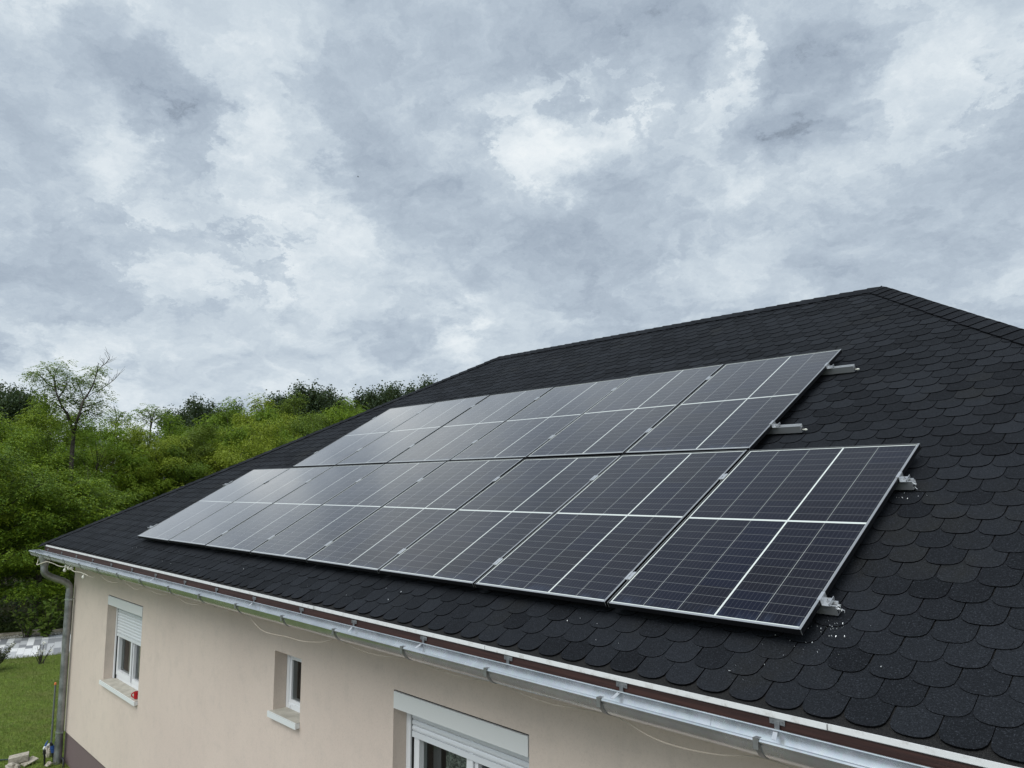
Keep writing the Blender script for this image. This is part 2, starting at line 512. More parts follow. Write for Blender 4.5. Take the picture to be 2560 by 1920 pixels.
tn = attr(q)
oc = ocoord(q)
a1 = q.noise(oc, 30, 4, 0.7)
c = q.ramp(tn, [(0.0, (0.23, 0.235, 0.245)), (0.34, (0.44, 0.445, 0.45)), (0.67, (0.70, 0.70, 0.69))], 'CONSTANT')
q.put(b.inputs['Base Color'], q.mix(q.smooth(a1.outputs[0], 0.4, 0.7, 0, 0.25), c, (0.20, 0.20, 0.19, 1)))
m, q, b = mat('bounce_ground_gravel', rough=0.95, spec=0.1)  # gravel colour of the added, unseen bounce ground
oc = ocoord(q)
a1 = q.noise(oc, 40, 4, 0.7)
q.put(b.inputs['Base Color'], q.mix(q.smooth(a1.outputs[0], 0.3, 0.7), (0.085, 0.076, 0.062, 1), (0.20, 0.178, 0.145, 1)))
mat('joint_sand', (0.34, 0.33, 0.31), 0.95)
m, q, b = mat('white_gravel', rough=0.9)
oc = ocoord(q)
vv = q.n('ShaderNodeTexVoronoi')
q.put(vv.inputs['Vector'], oc)
vv.inputs['Scale'].default_value = 24
q.put(b.inputs['Base Color'], q.mix(q.smooth(vv.outputs['Distance'], 0.2, 0.75), (0.68, 0.65, 0.58, 1), (0.22, 0.20, 0.16, 1)))
bump(q, b, vv.outputs['Distance'], 1.0, -0.03)
m, q, b = mat('kerb_stone', rough=0.9)
oc = ocoord(q)
st = q.noise(oc, 8, 6, 0.7)
q.put(b.inputs['Base Color'], q.mix(q.smooth(st.outputs[0], 0.3, 0.7), (0.20, 0.17, 0.12, 1), (0.48, 0.42, 0.33, 1)))
m, q, b = mat('concrete', rough=0.9)
oc = ocoord(q)
st = q.noise(oc, 25, 6, 0.7)
q.put(b.inputs['Base Color'], q.mix(q.smooth(st.outputs[0], 0.3, 0.7), (0.24, 0.215, 0.17, 1), (0.44, 0.40, 0.33, 1)))
mat('fence_green', (0.012, 0.035, 0.028), 0.6)
mat('black_plastic', (0.010, 0.011, 0.012), 0.4)
mat('blue_plastic', (0.025, 0.075, 0.26), 0.35)
mat('cable_cream', (0.66, 0.60, 0.50), 0.5)
mat('cable_peach', (0.44, 0.38, 0.31), 0.5)
mat('bulb_white', (0.75, 0.74, 0.66), 0.3)
mat('red_glaze', (0.40, 0.010, 0.018), 0.2)
mat('orange_plastic', (0.75, 0.20, 0.06), 0.4)
mat('grey_pipe', (0.13, 0.14, 0.14), 0.5)
mat('swarf', (0.78, 0.79, 0.80), 0.35, 0.4)
mat('bird_dark', (0.02, 0.022, 0.026), 0.8)


# ------------------------------------------------------------------ mesh helper
class MB:
    def __init__(s):
        s.v, s.f, s.mi, s.t = [], [], [], []

    def add(s, vs, fs, mi=0, t=0.5):
        o = len(s.v)
        s.v += [tuple(x) for x in vs]
        for f in fs:
            s.f.append(tuple(o + i for i in f))
            s.mi.append(mi)
            s.t.append(t)

    def box(s, x0, x1, y0, y1, z0, z1, mi=0, t=0.5):
        s.add([(x0, y0, z0), (x1, y0, z0), (x1, y1, z0), (x0, y1, z0), (x0, y0, z1), (x1, y0, z1), (x1, y1, z1), (x0, y1, z1)],
              [(0, 3, 2, 1), (4, 5, 6, 7), (0, 1, 5, 4), (1, 2, 6, 5), (2, 3, 7, 6), (3, 0, 4, 7)], mi, t)

    def quad(s, a, b, c, d, mi=0, t=0.5):
        s.add([a, b, c, d], [(0, 1, 2, 3)], mi, t)

    def tube(s, pts, r, n=8, mi=0, cap=True, rs=None, t=0.5):
        pts = [np.array(p, float) for p in pts]
        k = len(pts)
        rings = []
        prev = None
        for i, p in enumerate(pts):
            d = pts[min(i + 1, k - 1)] - pts[max(i - 1, 0)]
            d /= np.linalg.norm(d) + 1e-12
            if prev is None:
                a = np.array([0, 0, 1.0]) if abs(d[2]) < 0.9 else np.array([1.0, 0, 0])
            else:
                a = prev
            e1 = a - d * (a @ d)
            e1 /= np.linalg.norm(e1) + 1e-12
            prev = e1
            e2 = np.cross(d, e1)
            rr = rs[i] if rs is not None else r
            rings.append([p + rr * (math.cos(2 * math.pi * j / n) * e1 + math.sin(2 * math.pi * j / n) * e2) for j in range(n)])
        vs = [x for rg in rings for x in rg]
        fs = []
        for i in range(k - 1):
            for j in range(n):
                fs.append((i * n + j, i * n + (j + 1) % n, (i + 1) * n + (j + 1) % n, (i + 1) * n + j))
        if cap:
            fs.append(tuple(range(n - 1, -1, -1)))
            fs.append(tuple((k - 1) * n + j for j in range(n)))
        s.add(vs, fs, mi, t)

    def extrude_x(s, prof, x0, x1, dz0=0.0, dz1=0.0, mi=0, cap=True):
        n = len(prof)
        vs = [(x0, y, z + dz0) for y, z in prof] + [(x1, y, z + dz1) for y, z in prof]
        fs = [(i, (i + 1) % n, n + (i + 1) % n, n + i) for i in range(n)]
        if cap:
            fs += [tuple(range(n - 1, -1, -1)), tuple(range(n, 2 * n))]
        s.add(vs, fs, mi)

    def blob(s, c, r, n=8, m=6, mi=0, jit=0.0, rnd=None, sq=(1, 1, 1)):
        vs = [(c[0], c[1], c[2] + r * sq[2])]
        for i in range(1, m):
            a = math.pi * i / m
            for j in range(n):
                bb = 2 * math.pi * j / n
                k = r * (1 + (rnd.uniform(-jit, jit) if rnd else 0))
                vs.append((c[0] + k * sq[0] * math.sin(a) * math.cos(bb), c[1] + k * sq[1] * math.sin(a) * math.sin(bb), c[2] + k * sq[2] * math.cos(a)))
        vs.append((c[0], c[1], c[2] - r * sq[2]))
        fs = [(0, 1 + j, 1 + (j + 1) % n) for j in range(n)]
        for i in range(m - 2):
            for j in range(n):
                fs.append((1 + i * n + j, 1 + (i + 1) * n + j, 1 + (i + 1) * n + (j + 1) % n, 1 + i * n + (j + 1) % n))
        L = len(vs) - 1
        fs += [(L, 1 + (m - 2) * n + (j + 1) % n, 1 + (m - 2) * n + j) for j in range(n)]
        s.add(vs, fs, mi)

    def mesh(s, name, mats, off=(0, 0, 0), smooth=False):
        me = bpy.data.meshes.new(name)
        me.from_pydata([(x - off[0], y - off[1], z - off[2]) for x, y, z in s.v], [], s.f)
        for mm in mats:
            me.materials.append(MATS[mm])
        me.polygons.foreach_set('material_index', s.mi)
        a = me.attributes.new('tint', 'FLOAT', 'FACE')
        a.data.foreach_set('value', s.t)
        if smooth:
            me.polygons.foreach_set('use_smooth', [True] * len(s.f))
        me.update()
        return me

    def build(s, name, mats, parent=None, off=(0, 0, 0), smooth=False, loc=(0, 0, 0)):
        if isinstance(mats, str):
            mats = [mats]
        return link(name, s.mesh(name, mats, off, smooth), parent, loc)


def link(name, me, parent=None, loc=(0, 0, 0)):
    o = bpy.data.objects.new(name, me)
    col.objects.link(o)
    o.location = loc
    if parent:
        o.parent = parent
    if me is not None and any(p.use_smooth for p in me.polygons[:1]):
        try:
            me.set_sharp_from_angle(angle=R(40))
        except Exception:
            pass
    return o


def tag(o, label=None, cat=None, group=None, kind=None):
    if label:
        o['label'] = label
    if cat:
        o['category'] = cat
    if group:
        o['group'] = group
    if kind:
        o['kind'] = kind
    return o


def thing(name, label, cat, loc=(0, 0, 0), rot=(0, 0, 0), group=None):
    o = bpy.data.objects.new(name, None)
    col.objects.link(o)
    o.location = loc
    o.rotation_euler = rot
    o.empty_display_size = 0.2
    return tag(o, label, cat, group)


def copy_tree(o, parent=None):
    c = o.copy()
    col.objects.link(c)
    if parent:
        c.parent = parent
    for ch in list(o.children):
        copy_tree(ch, c)
    return c


def rect_frame(mb, x0, x1, z0, z1, wd, y0, y1, mi=0, wb=None, wt=None):
    """rectangular frame in the xz plane, members butted"""
    wb = wd if wb is None else wb
    wt = wd if wt is None else wt
    mb.box(x0, x0 + wd, y0, y1, z0, z1, mi)
    mb.box(x1 - wd, x1, y0, y1, z0, z1, mi)
    mb.box(x0 + wd, x1 - wd, y0, y1, z0, z0 + wb, mi)
    mb.box(x0 + wd, x1 - wd, y0, y1, z1 - wt, z1, mi)


# ------------------------------------------------------------------ key dimensions
PITCH = R(29.8081)
CP, SP, TP = math.cos(PITCH), math.sin(PITCH), math.tan(PITCH)
HR = 0.10                       # glass stands this far above the shingles
EAVE_Y, RIDGE_Y = -0.290, 4.815
EX0, EX1 = -12.515, 3.640       # eave corners
RX0, RX1 = EX0 + (RIDGE_Y - EAVE_Y), EX1 - (RIDGE_Y - EAVE_Y)
NORTH_Y = 2 * RIDGE_Y - EAVE_Y
GROUND = -3.5
WY, WX0, WX1 = 0.081, -12.05, 3.18
WN = NORTH_Y - 0.37
PLZ = -3.06
SOFZ = -0.445


def roof_z(y):
    return TP * y - HR / CP


ZE, ZR = roof_z(EAVE_Y), roof_z(RIDGE_Y)

# ================================================================== THE SETTING: ground
gm = MB()
gm.quad((-420, -320, GROUND), (320, -320, GROUND), (320, 420, GROUND), (-420, 420, GROUND))
tag(gm.build('lawn', 'lawn'), kind='structure')
# the path and what lies behind it run along direction PU; PN points away from the house
PU = np.array([0.235, 0.972])
PU /= np.linalg.norm(PU)
PN = np.array([-PU[1], PU[0]])
P0 = np.array([-20.72, 1.25])


def pa(s, n, z=0.0):
    p = P0 + PU * s + PN * n
    return (p[0], p[1], GROUND + z)


fm = MB()
fm.quad(pa(-60, 6.0, .004), pa(60, 6.0, .004), pa(60, 190, .004), pa(-60, 190, .004))
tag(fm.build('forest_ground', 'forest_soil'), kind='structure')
ym_ = MB()  # unseen ground added to tone the gutter reflection and warm the wall
ym_.quad((-8.6, -14, GROUND + .004), (9, -14, GROUND + .004), (9, .09, GROUND + .004), (-8.6, .09, GROUND + .004))
tag(ym_.build('unseen_bounce_ground', 'bounce_ground_gravel'), kind='structure')
pm = MB()
pm.quad(pa(-25, -0.02, .004), pa(-25, 2.96, .004), pa(25, 2.96, .004), pa(25, -0.02, .004), 1)
rnd = random.Random(5)
row = 0
sv = -14.0
while sv < 14:
    nn = -rnd.choice([0.0, 0.2, 0.3])
    while nn < 2.94:
        ln = rnd.choice([0.45, 0.6, 0.75, 0.9])
        a0, a1 = max(nn, 0) + .003, min(nn + ln, 2.94) - .003
        if a1 - a0 > .05:
            tn = rnd.choice([0.1, 0.5, 0.5, 0.9, 0.9])
            A, B_, C_, D_ = pa(sv + .003, a0, .008), pa(sv + .157, a0, .008), pa(sv + .157, a1, .008), pa(sv + .003, a1, .008)
            lo = [(x, y, z - .003) for x, y, z in (A, B_, C_, D_)]
            pm.add([A, B_, C_, D_] + lo, [(0, 1, 2, 3), (0, 4, 5, 1), (1, 5, 6, 2), (2, 6, 7, 3), (3, 7, 4, 0)], 0, tn)
        nn += ln
    sv += 0.16
tag(pm.build('path', ['paver', 'joint_sand']), kind='structure')
gv = MB()
rnd = random.Random(8)
gv.quad(pa(-25, 2.96, .012), pa(25, 2.96, .012), pa(25, 3.32, .012), pa(-25, 3.32, .012))
for i in range(1500):
    s_, n_ = rnd.uniform(-5, 7), rnd.uniform(2.98, 3.30)
    x, y, z = pa(s_, n_, .02)
    r_ = rnd.uniform(.012, .032)
    gv.blob((x, y, z), r_, 5, 3, 0, .25, rnd, (1, 1, .7))
tag(gv.build('gravel_strip', 'white_gravel'), kind='stuff')
rnd = random.Random(11)
s_ = -6.0
while s_ < 8:
    ln = rnd.uniform(0.45, 1.0)
    if rnd.random() < 0.75:
        mb = MB()
        hgt, wd = rnd.uniform(.07, .13), rnd.uniform(.16, .24)
        n0 = 3.36 + rnd.uniform(0, .06)
        lo = [pa(s_ + .02, n0, 0), pa(s_ + ln - .02, n0 + rnd.uniform(-.03, .03), 0), pa(s_ + ln - .03, n0 + wd, 0), pa(s_ + .03, n0 + wd, 0)]
        hi = [pa(s_ + .04, n0 + .03, hgt * rnd.uniform(.8, 1)), pa(s_ + ln - .05, n0 + .03, hgt * rnd.uniform(.8, 1)), pa(s_ + ln - .06, n0 + wd - .03, hgt), pa(s_ + .05, n0 + wd - .04, hgt)]
        mb.add(lo + hi, [(4, 5, 6, 7), (0, 1, 5, 4), (1, 2, 6, 5), (2, 3, 7, 6), (3, 0, 4, 7)])
        o = mb.build('kerb_stone', 'kerb_stone', off=lo[0], loc=lo[0])
        tag(o, 'rough beige kerb stone bordering the white gravel strip', 'stone', 'kerb stones behind the gravel strip')
    s_ += ln

# ================================================================== HOUSE
house = thing('house', 'cream rendered house with black shingle hip roof and galvanised gutter', 'house', (0, 0, 0))

WINS = [(-10.25, -8.79, -2.005, -0.868, 'shutter'), (-5.14, -4.637, -1.378, -0.858, 'small'), (-3.228, -1.803, -2.005, -0.847, 'shutter2')]
IN = 0.195   # plane of the guide rails / start of the frame
wm = MB()
xs_ = sorted({WX0, WX1} | {v for wn in WINS for v in wn[:2]})
for a, bb in zip(xs_[:-1], xs_[1:]):
    wn = next((w_ for w_ in WINS if abs(w_[0] - a) < 1e-6), None)
    if wn:
        wm.quad((a, WY, PLZ), (bb, WY, PLZ), (bb, WY, wn[2]), (a, WY, wn[2]))
        wm.quad((a, WY, wn[3]), (bb, WY, wn[3]), (bb, WY, SOFZ), (a, WY, SOFZ))
        z0, z1 = wn[2], wn[3]
        wm.quad((a, WY, z0), (a, IN + .12, z0), (a, IN + .12, z1), (a, WY, z1))
        wm.quad((bb, IN + .12, z0), (bb, WY, z0), (bb, WY, z1), (bb, IN + .12, z1))
        wm.quad((a, WY, z1), (a, IN + .12, z1), (bb, IN + .12, z1), (bb, WY, z1))
        wm.quad((a, IN + .12, z0), (a, WY, z0), (bb, WY, z0), (bb, IN + .12, z0))
    else:
        wm.quad((a, WY, PLZ), (bb, WY, PLZ), (bb, WY, SOFZ), (a, WY, SOFZ))
wm.quad((WX0, WN, PLZ), (WX0, WY, PLZ), (WX0, WY, SOFZ), (WX0, WN, SOFZ))
wm.quad((WX1, WY, PLZ), (WX1, WN, PLZ), (WX1, WN, SOFZ), (WX1, WY, SOFZ))
wm.quad((WX1, WN, PLZ), (WX0, WN, PLZ), (WX0, WN, SOFZ), (WX1, WN, SOFZ))
wm.quad((WX0, WN, PLZ), (WX1, WN, PLZ), (WX1, WY, PLZ), (WX0, WY, PLZ))
wm.build('wall', 'stucco', house)
pl = MB()
pl.box(WX0 + .015, WX1 - .015, WY + .015, WN - .015, GROUND - .1, PLZ - .002)
pl.build('plinth', 'plinth_render', house)

# ---- roof: four slopes covered with beaver tail shingles
EXPO = 0.1317
TABW = 1 / 6


def slope_pt(frame, x, v, h):
    """frame: (origin, xdir, ydir) in plan; x along the eave, v up the slope, h off the plane"""
    o, ex, ey = frame
    yy = v * CP - h * SP
    return (o[0] + ex[0] * x + ey[0] * yy, o[1] + ex[1] * x + ey[1] * yy, -HR / CP + v * SP + h * CP)


VE, VR = EAVE_Y / CP, RIDGE_Y / CP
rm = MB()
rng = random.Random(3)


def shingle_slope(frame, xl0, xr0, xl1, xr1, seed_phase=0.353, light=False):
    """xl0..xr0 at the eave, xl1..xr1 at the ridge"""
    def lim(v):
        f = (v - VE) / (VR - VE)
        return xl0 + (xl1 - xl0) * f, xr0 + (xr1 - xr0) * f
    P_ = lambda x, v, h: slope_pt(frame, x, v, h)
    # deck / starter strip
    a, c_ = lim(VE), lim(VR)
    rm.quad(P_(a[0], VE, -.004), P_(a[1], VE, -.004), P_(c_[1], VR, -.004), P_(c_[0], VR, -.004), 2)
    nseg = 9
    PTOP = (EXPO + .075) / EXPO
    prof = [(-1, PTOP)]
    for i in range(nseg + 1):
        th = math.pi * (1 - i / nseg)
        cx_, sy_ = math.cos(th), math.sin(th)
        ex_ = math.copysign(abs(cx_) ** (2 / 2.5), cx_)
        ey_ = abs(sy_) ** (2 / 2.5)
        prof.append((ex_, (0.066 - 0.066 * ey_) / EXPO))
    prof.append((1, PTOP))
    k = -2
    while True:
        vb = -0.045 + EXPO * k
        if vb > VR - 0.02:
            break
        ph = seed_phase + (TABW / 2 if k % 2 else 0)
        l0, r0 = lim(max(vb, VE))
        i0, i1 = math.floor((l0 - ph) / TABW) - 1, math.ceil((r0 - ph) / TABW) + 1
        band = rng.uniform(-.12, .12)
        for i in range(i0, i1 + 1):
            xc = ph + i * TABW + rng.uniform(-.002, .002)
            la, ra = lim(min(vb + EXPO * .5, VR))
            if xc < la - .06 or xc > ra + .06:
                continue
            tn = min(1, max(0, rng.gauss(0.5 + band, 0.22)))
            hw = TABW / 2 - 0.0028
            dv = rng.uniform(-.003, .003)
            lift = rng.uniform(.0055, .0085)
            top, bot = [], []
            for (px, py) in prof:
                v = vb + dv + py * EXPO
                x = xc + px * hw
                vcl = min(max(v, VE - .0), VR)
                a_, b_ = lim(vcl)
                x = min(max(x, a_), b_)
                hh = lift * (1 - 0.93 * min(1, max(0, py / PTOP)))
                top.append(P_(x, vcl, hh))
                bot.append(P_(x, vcl, -.001))
            n = len(top)
            rm.add(top, [tuple(range(n))], 0, tn)
            o = len(rm.v)
            rm.add(top + bot, [(j, n + j, n + j + 1, j + 1) for j in range(0, n - 1)], 1, .5)
        k += 1


shingle_slope(((0, 0), (1, 0), (0, 1)), EX0, EX1, RX0, RX1)
HW_ = (NORTH_Y - EAVE_Y) / 2
# east, west and north slopes use their own frames (x along their eave)
shingle_slope(((EX1 + EAVE_Y * -1 * -1, RIDGE_Y), (0, 1), (-1, 0)), -HW_, HW_, 0, 0)
shingle_slope(((EX0 - EAVE_Y, RIDGE_Y), (0, -1), (1, 0)), -HW_, HW_, 0, 0)
nm_ = MB()
nm_.quad((EX1, NORTH_Y, ZE), (EX0, NORTH_Y, ZE), (RX0, RIDGE_Y, ZR), (RX1, RIDGE_Y, ZR))
rm.add(nm_.v, [(0, 1, 2, 3)], 0, .5)
roof = rm.build('roof', ['bitumen_shingle', 'bitumen_edge', 'bitumen_underlay'], house)


def cap_strip(name, p0, p1, n1, n2, t1, t2, hw=0.155, step=0.145):
    """overlapping folded cap shingles from p0 (low) to p1 (high); t1/t2 unit vectors down both slopes, n1/n2 their normals"""
    mb = MB()
    p0, p1, n1, n2, t1, t2 = [np.array(a, float) for a in (p0, p1, n1, n2, t1, t2)]
    d = p1 - p0
    L = np.linalg.norm(d)
    d /= L
    nup = (n1 + n2) / np.linalg.norm(n1 + n2)
    k = 0
    r_ = random.Random(hash(name) % 1000 + 7)
    while k * step < L:
        a, bq = k * step, min(k * step + step + .03, L)
        lo, hi = .017 + r_.uniform(0, .003), .010
        hwk = hw + r_.uniform(-.004, .004)
        def sec(s_, h):
            c_ = p0 + d * s_
            return [c_ + t1 * hwk + n1 * h, c_ + t1 * hwk * .25 + n1 * (h + .002), c_ + nup * (h * 1.05), c_ + t2 * hwk * .25 + n2 * (h + .002), c_ + t2 * hwk + n2 * h]
        A, B_ = sec(a, lo), sec(bq, hi)
        tn = min(1, max(0, r_.gauss(.35, .2)))
        mb.add(A + B_, [(i, i + 1, 6 + i, 5 + i) for i in range(4)], 0, tn)
        Al = [x - nup * .006 for x in A]
        Bl = [x - nup * .012 for x in B_]
        mb.add(A + Al, [(i + 1, i, 5 + i, 6 + i) for i in range(4)], 1)
        mb.add(A + Al + B_ + Bl, [(0, 10, 15, 5), (4, 9, 19, 14)], 1)
        k += 1
    return mb.build(name, ['bitumen_shingle', 'bitumen_edge'], roof)


nS, nN = (0, -SP, CP), (0, SP, CP)
nE, nW = (SP, 0, CP), (-SP, 0, CP)
dS, dN = (0, -CP, -SP), (0, CP, -SP)
apE, apW = (RX1, RIDGE_Y, ZR), (RX0, RIDGE_Y, ZR)


def hip_dir(t, hipd):
    """direction in the slope plane perpendicular to the hip line"""
    t, h = np.array(t, float), np.array(hipd, float)
    h /= np.linalg.norm(h)
    e = t - h * (t @ h)
    return e / np.linalg.norm(e)


cap_strip('ridge_cap', apW, apE, nS, nN, dS, dN)
for cx_, cy_, ap, na, ta, nb, tb in ((EX1, EAVE_Y, apE, nS, (-1, 0, 0), nE, (0, 1, 0)), (EX0, EAVE_Y, apW, nS, (1, 0, 0), nW, (0, 1, 0)),
                                     (EX1, NORTH_Y, apE, nN, (-1, 0, 0), nE, (0, -1, 0)), (EX0, NORTH_Y, apW, nN, (1, 0, 0), nW, (0, -1, 0))):
    p0 = np.array((cx_, cy_, ZE))
    hd = np.array(ap) - p0
    cap_strip('hip_cap', p0, ap, na, nb, hip_dir(ta, hd), hip_dir(tb, hd))

# eave trim
dm = MB()
joints = [EX0 + .01, -9.78, -7.77, -5.76, -3.77, -1.772, 0.235, 2.24, EX1 - .01]
for i, (a, bb) in enumerate(zip(joints[:-1], joints[1:])):
    e = 0.0012 * (i % 2)
    y1 = EAVE_Y - .002 - e
    zt = ZE + .0015
    dm.add([(a, y1, zt), (bb, y1, zt), (bb, y1, zt - .022), (a, y1, zt - .022), (a, y1 + .02, roof_z(y1 + .02) - .010), (bb, y1 + .02, roof_z(y1 + .02) - .010),
            (a, y1 + .004, zt - .025), (bb, y1 + .004, zt - .025)],
           [(3, 2, 1, 0), (0, 1, 5, 4), (6, 7, 2, 3)])
    dm.quad((bb - .0035, y1 - .001, zt), (bb - .0005, y1 - .001, zt), (bb - .0005, y1 - .001, zt - .022), (bb - .0035, y1 - .001, zt - .022), 1)
dm.build('drip_edge', ['white_sheet', 'dark_gap'], house)
fa = MB()
fa.box(EX0 + .09, EX1 - .09, -.283, -.255, SOFZ, ZE - .008)
fa.box(EX0 + .085, EX0 + .113, -.255, NORTH_Y - .1, SOFZ, ZE - .008)
fa.box(EX1 - .113, EX1 - .085, -.255, NORTH_Y - .1, SOFZ, ZE - .008)
fa.build('fascia', 'brown_wood', house)
sf = MB()
sf.box(EX0 + .115, EX1 - .115, -.254, WY - .002, SOFZ + .002, SOFZ + .02)
sf.box(EX0 + .115, WX0 - .002, WY - .001, NORTH_Y - .1, SOFZ + .002, SOFZ + .02)
sf.box(WX1 + .002, EX1 - .115, WY - .001, NORTH_Y - .1, SOFZ + .002, SOFZ + .02)
sf.build('soffit', 'soffit_paint', house)

# ---- gutter
GS = 0.0024         # fall per metre
GYC, GR = -0.368, 0.0745
gutter_z = lambda x: -0.350 + GS * min(x, 0)
gx0, gx1 = -12.66, 3.68
NSEG = 18


def gutter_prof(r_out, r_in):
    out, inn = [], []
    for i in range(NSEG + 1):
        a = math.pi + math.pi * i / NSEG        # from front rim (-y) round the bottom to the back rim
        tilt = -0.006 * math.cos(a)
        out.append((GYC + r_out * math.cos(a), r_out * 1.12 * math.sin(a) + (0.006 if i == NSEG else 0)))
        inn.append((GYC + r_in * math.cos(a), r_in * 1.12 * math.sin(a) + (0.006 if i == NSEG else 0)))
    return out + inn[::-1]


gmb = MB()
gp = gutter_prof(GR, GR - .0018)
gmb.extrude_x(gp, gx0, 0.0, gutter_z(gx0), gutter_z(0))
gmb.extrude_x(gp, 0.0, gx1, gutter_z(0), gutter_z(gx1))
gmb.tube([(gx0, GYC - GR - .003, gutter_z(gx0) - .004), (0, GYC - GR - .003, gutter_z(0) - .004), (gx1, GYC - GR - .003, gutter_z(gx1) - .004)], .0085, 8)
gmb.tube([(gx0, GYC + GR - .004, gutter_z(gx0) + .003), (0, GYC + GR - .004, gutter_z(0) + .003), (gx1, GYC + GR - .004, gutter_z(gx1) + .003)], .0045, 8)
gutter = gmb.build('gutter', 'galvanised', house, smooth=True)
for xx in (gx0, gx1):
    ec = MB()
    n = NSEG + 1
    pr = [(xx + (-.003 if xx < 0 else .003), y, z + gutter_z(xx)) for y, z in gp[:n]]
    ec.add(pr, [tuple(range(n))], 0)
    ec.tube([(xx, GYC - GR, gutter_z(xx)), (xx, GYC + GR, gutter_z(xx) + .004)], .005, 6)
    ec.build('end_cap', 'galvanised', gutter)
for xj in (-9.05, -4.72, -0.33):
    jc = MB()
    jc.extrude_x(gutter_prof(GR - .0022, GR - .0042), xj - .05, xj + .05, gutter_z(xj - .05), gutter_z(xj + .05))
    jc.build('joint_sleeve', 'galvanised', gutter, smooth=True)
OX = -11.96
om = MB()
om.tube([(OX, GYC, gutter_z(OX) - .05), (OX, GYC, gutter_z(OX) - .09), (OX, GYC, gutter_z(OX) - .14), (OX, GYC, gutter_z(OX) - .19)], .06, 16, rs=[.082, .078, .062, .056])
om.build('outlet', 'galvanised_dull', gutter, smooth=True)
# brackets : built once round x = 0
bx_ = [-12.18, -11.34, -10.525, -9.715, -8.898, -8.09, -7.285, -6.42, -5.62, -4.81, -3.966, -3.192, -2.368, -1.58, -0.777, 0.023, 0.80, 1.61, 2.42, 3.22]
bm_ = MB()
bm_.box(-.033, .033, -.2895, -.2855, .023, .046)                # fixing plate on the fascia
for sx_ in (-.022, .022):
    bm_.tube([(sx_, -.2895, .035), (sx_, -.2925, .035)], .0052, 8, 1)
bm_.box(-.011, .011, -.2925, -.2895, -.012, .036)               # arm
bm_.box(-.011, .011, -.306, -.2925, -.002, .001)
strap_o = [(GYC + (GR + .003) * math.cos(a), (GR + .003) * 1.12 * math.sin(a)) for a in np.linspace(math.pi, 2 * math.pi, 15)]
strap_i = [(GYC + (GR + .0005) * math.cos(a), (GR + .0005) * 1.12 * math.sin(a)) for a in np.linspace(math.pi, 2 * math.pi, 15)]
bm_.extrude_x(strap_o + strap_i[::-1], -.0125, .0125, mi=2)
bm_.box(-.0115, .0115, GYC - GR - .014, GYC - GR + .012, .005, .0075)   # clip folded over the bead
bm_.box(-.0115, .0115, GYC - GR - .0155, GYC - GR - .0125, -.035, .0075)
bme = bm_.mesh('bracket', ['galvanised_dull', 'screw_steel', 'steel_strap'])
bm2 = MB()                                                       # the tongue bent into the gutter at the back
bm2.add([(-.008, -.298, 0), (.008, -.298, 0), (.012, -.352, -.022), (-.004, -.352, -.022)], [(0, 1, 2, 3)])
for i, xx in enumerate(bx_):
    o = link('bracket', bme, gutter, (xx, 0, gutter_z(xx)))
    if i in (3, 6, 9, 11, 12, 14, 15):
        mm = MB()
        sg = 1 if i % 2 else -1
        mm.add([(-.010, -.2935, .006), (.010, -.2935, .006), (.010 + .014 * sg, -.338, -.022), (-.010 + .014 * sg, -.338, -.022),
                (-.010, -.2935, .0045), (.010, -.2935, .0045), (.010 + .014 * sg, -.338, -.0235), (-.010 + .014 * sg, -.338, -.0235)],
               [(0, 1, 2, 3), (7, 6, 5, 4), (0, 4, 5, 1), (1, 5, 6, 2), (2, 6, 7, 3), (3, 7, 4, 0)])
        mm.build('clip', 'aluminium', gutter, loc=(xx - .004, 0, gutter_z(xx)))


def smooth_path(ctrl, n=8):
    """Catmull-Rom through the control points"""
    c_ = [np.array(p, float) for p in ctrl]
    c_ = [2 * c_[0] - c_[1]] + c_ + [2 * c_[-1] - c_[-2]]
    out = []
    for i in range(1, len(c_) - 2):
        for j in range(n):
            t_ = j / n
            p0, p1, p2, p3 = c_[i - 1:i + 3]
            out.append(0.5 * (2 * p1 + (p2 - p0) * t_ + (2 * p0 - 5 * p1 + 4 * p2 - p3) * t_ ** 2 + (-p0 + 3 * p1 - 3 * p2 + p3) * t_ ** 3))
    out.append(c_[-2])
    return out


dp = MB()
PX, PY = -11.965, 0.0
path_ = smooth_path([(OX, GYC, -.545), (OX, GYC, -.62), (OX, GYC + .012, -.675), (OX, GYC + .065, -.725), (OX, -.17, -.79), (OX, -.062, -.84), (PX, -.012, -.90), (PX, PY, -.97), (PX, PY, -1.10)], 5)
dp.tube(path_, .049, 16, cap=False)
dp.tube([(PX, PY, -1.0), (PX, PY, -3.30)], .052, 16, cap=False)
dp.tube([(PX, PY, -3.18), (PX, PY, GROUND - .02)], .058, 16, cap=False)
downpipe = dp.build('downpipe', 'galvanised_dull', house, smooth=True)
for zc_ in (-1.10, -3.05):
    cm = MB()
    cm.tube([(PX, PY, zc_ - .012), (PX, PY, zc_ + .012)], .0555, 16)
    cm.tube([(PX, PY + .05, zc_), (PX, WY, zc_)], .005, 6)
    cm.box(PX + .045, PX + .07, PY + .02, PY + .03, zc_ - .012, zc_ + .012)
    cm.build('pipe_clamp', 'galvanised', downpipe)

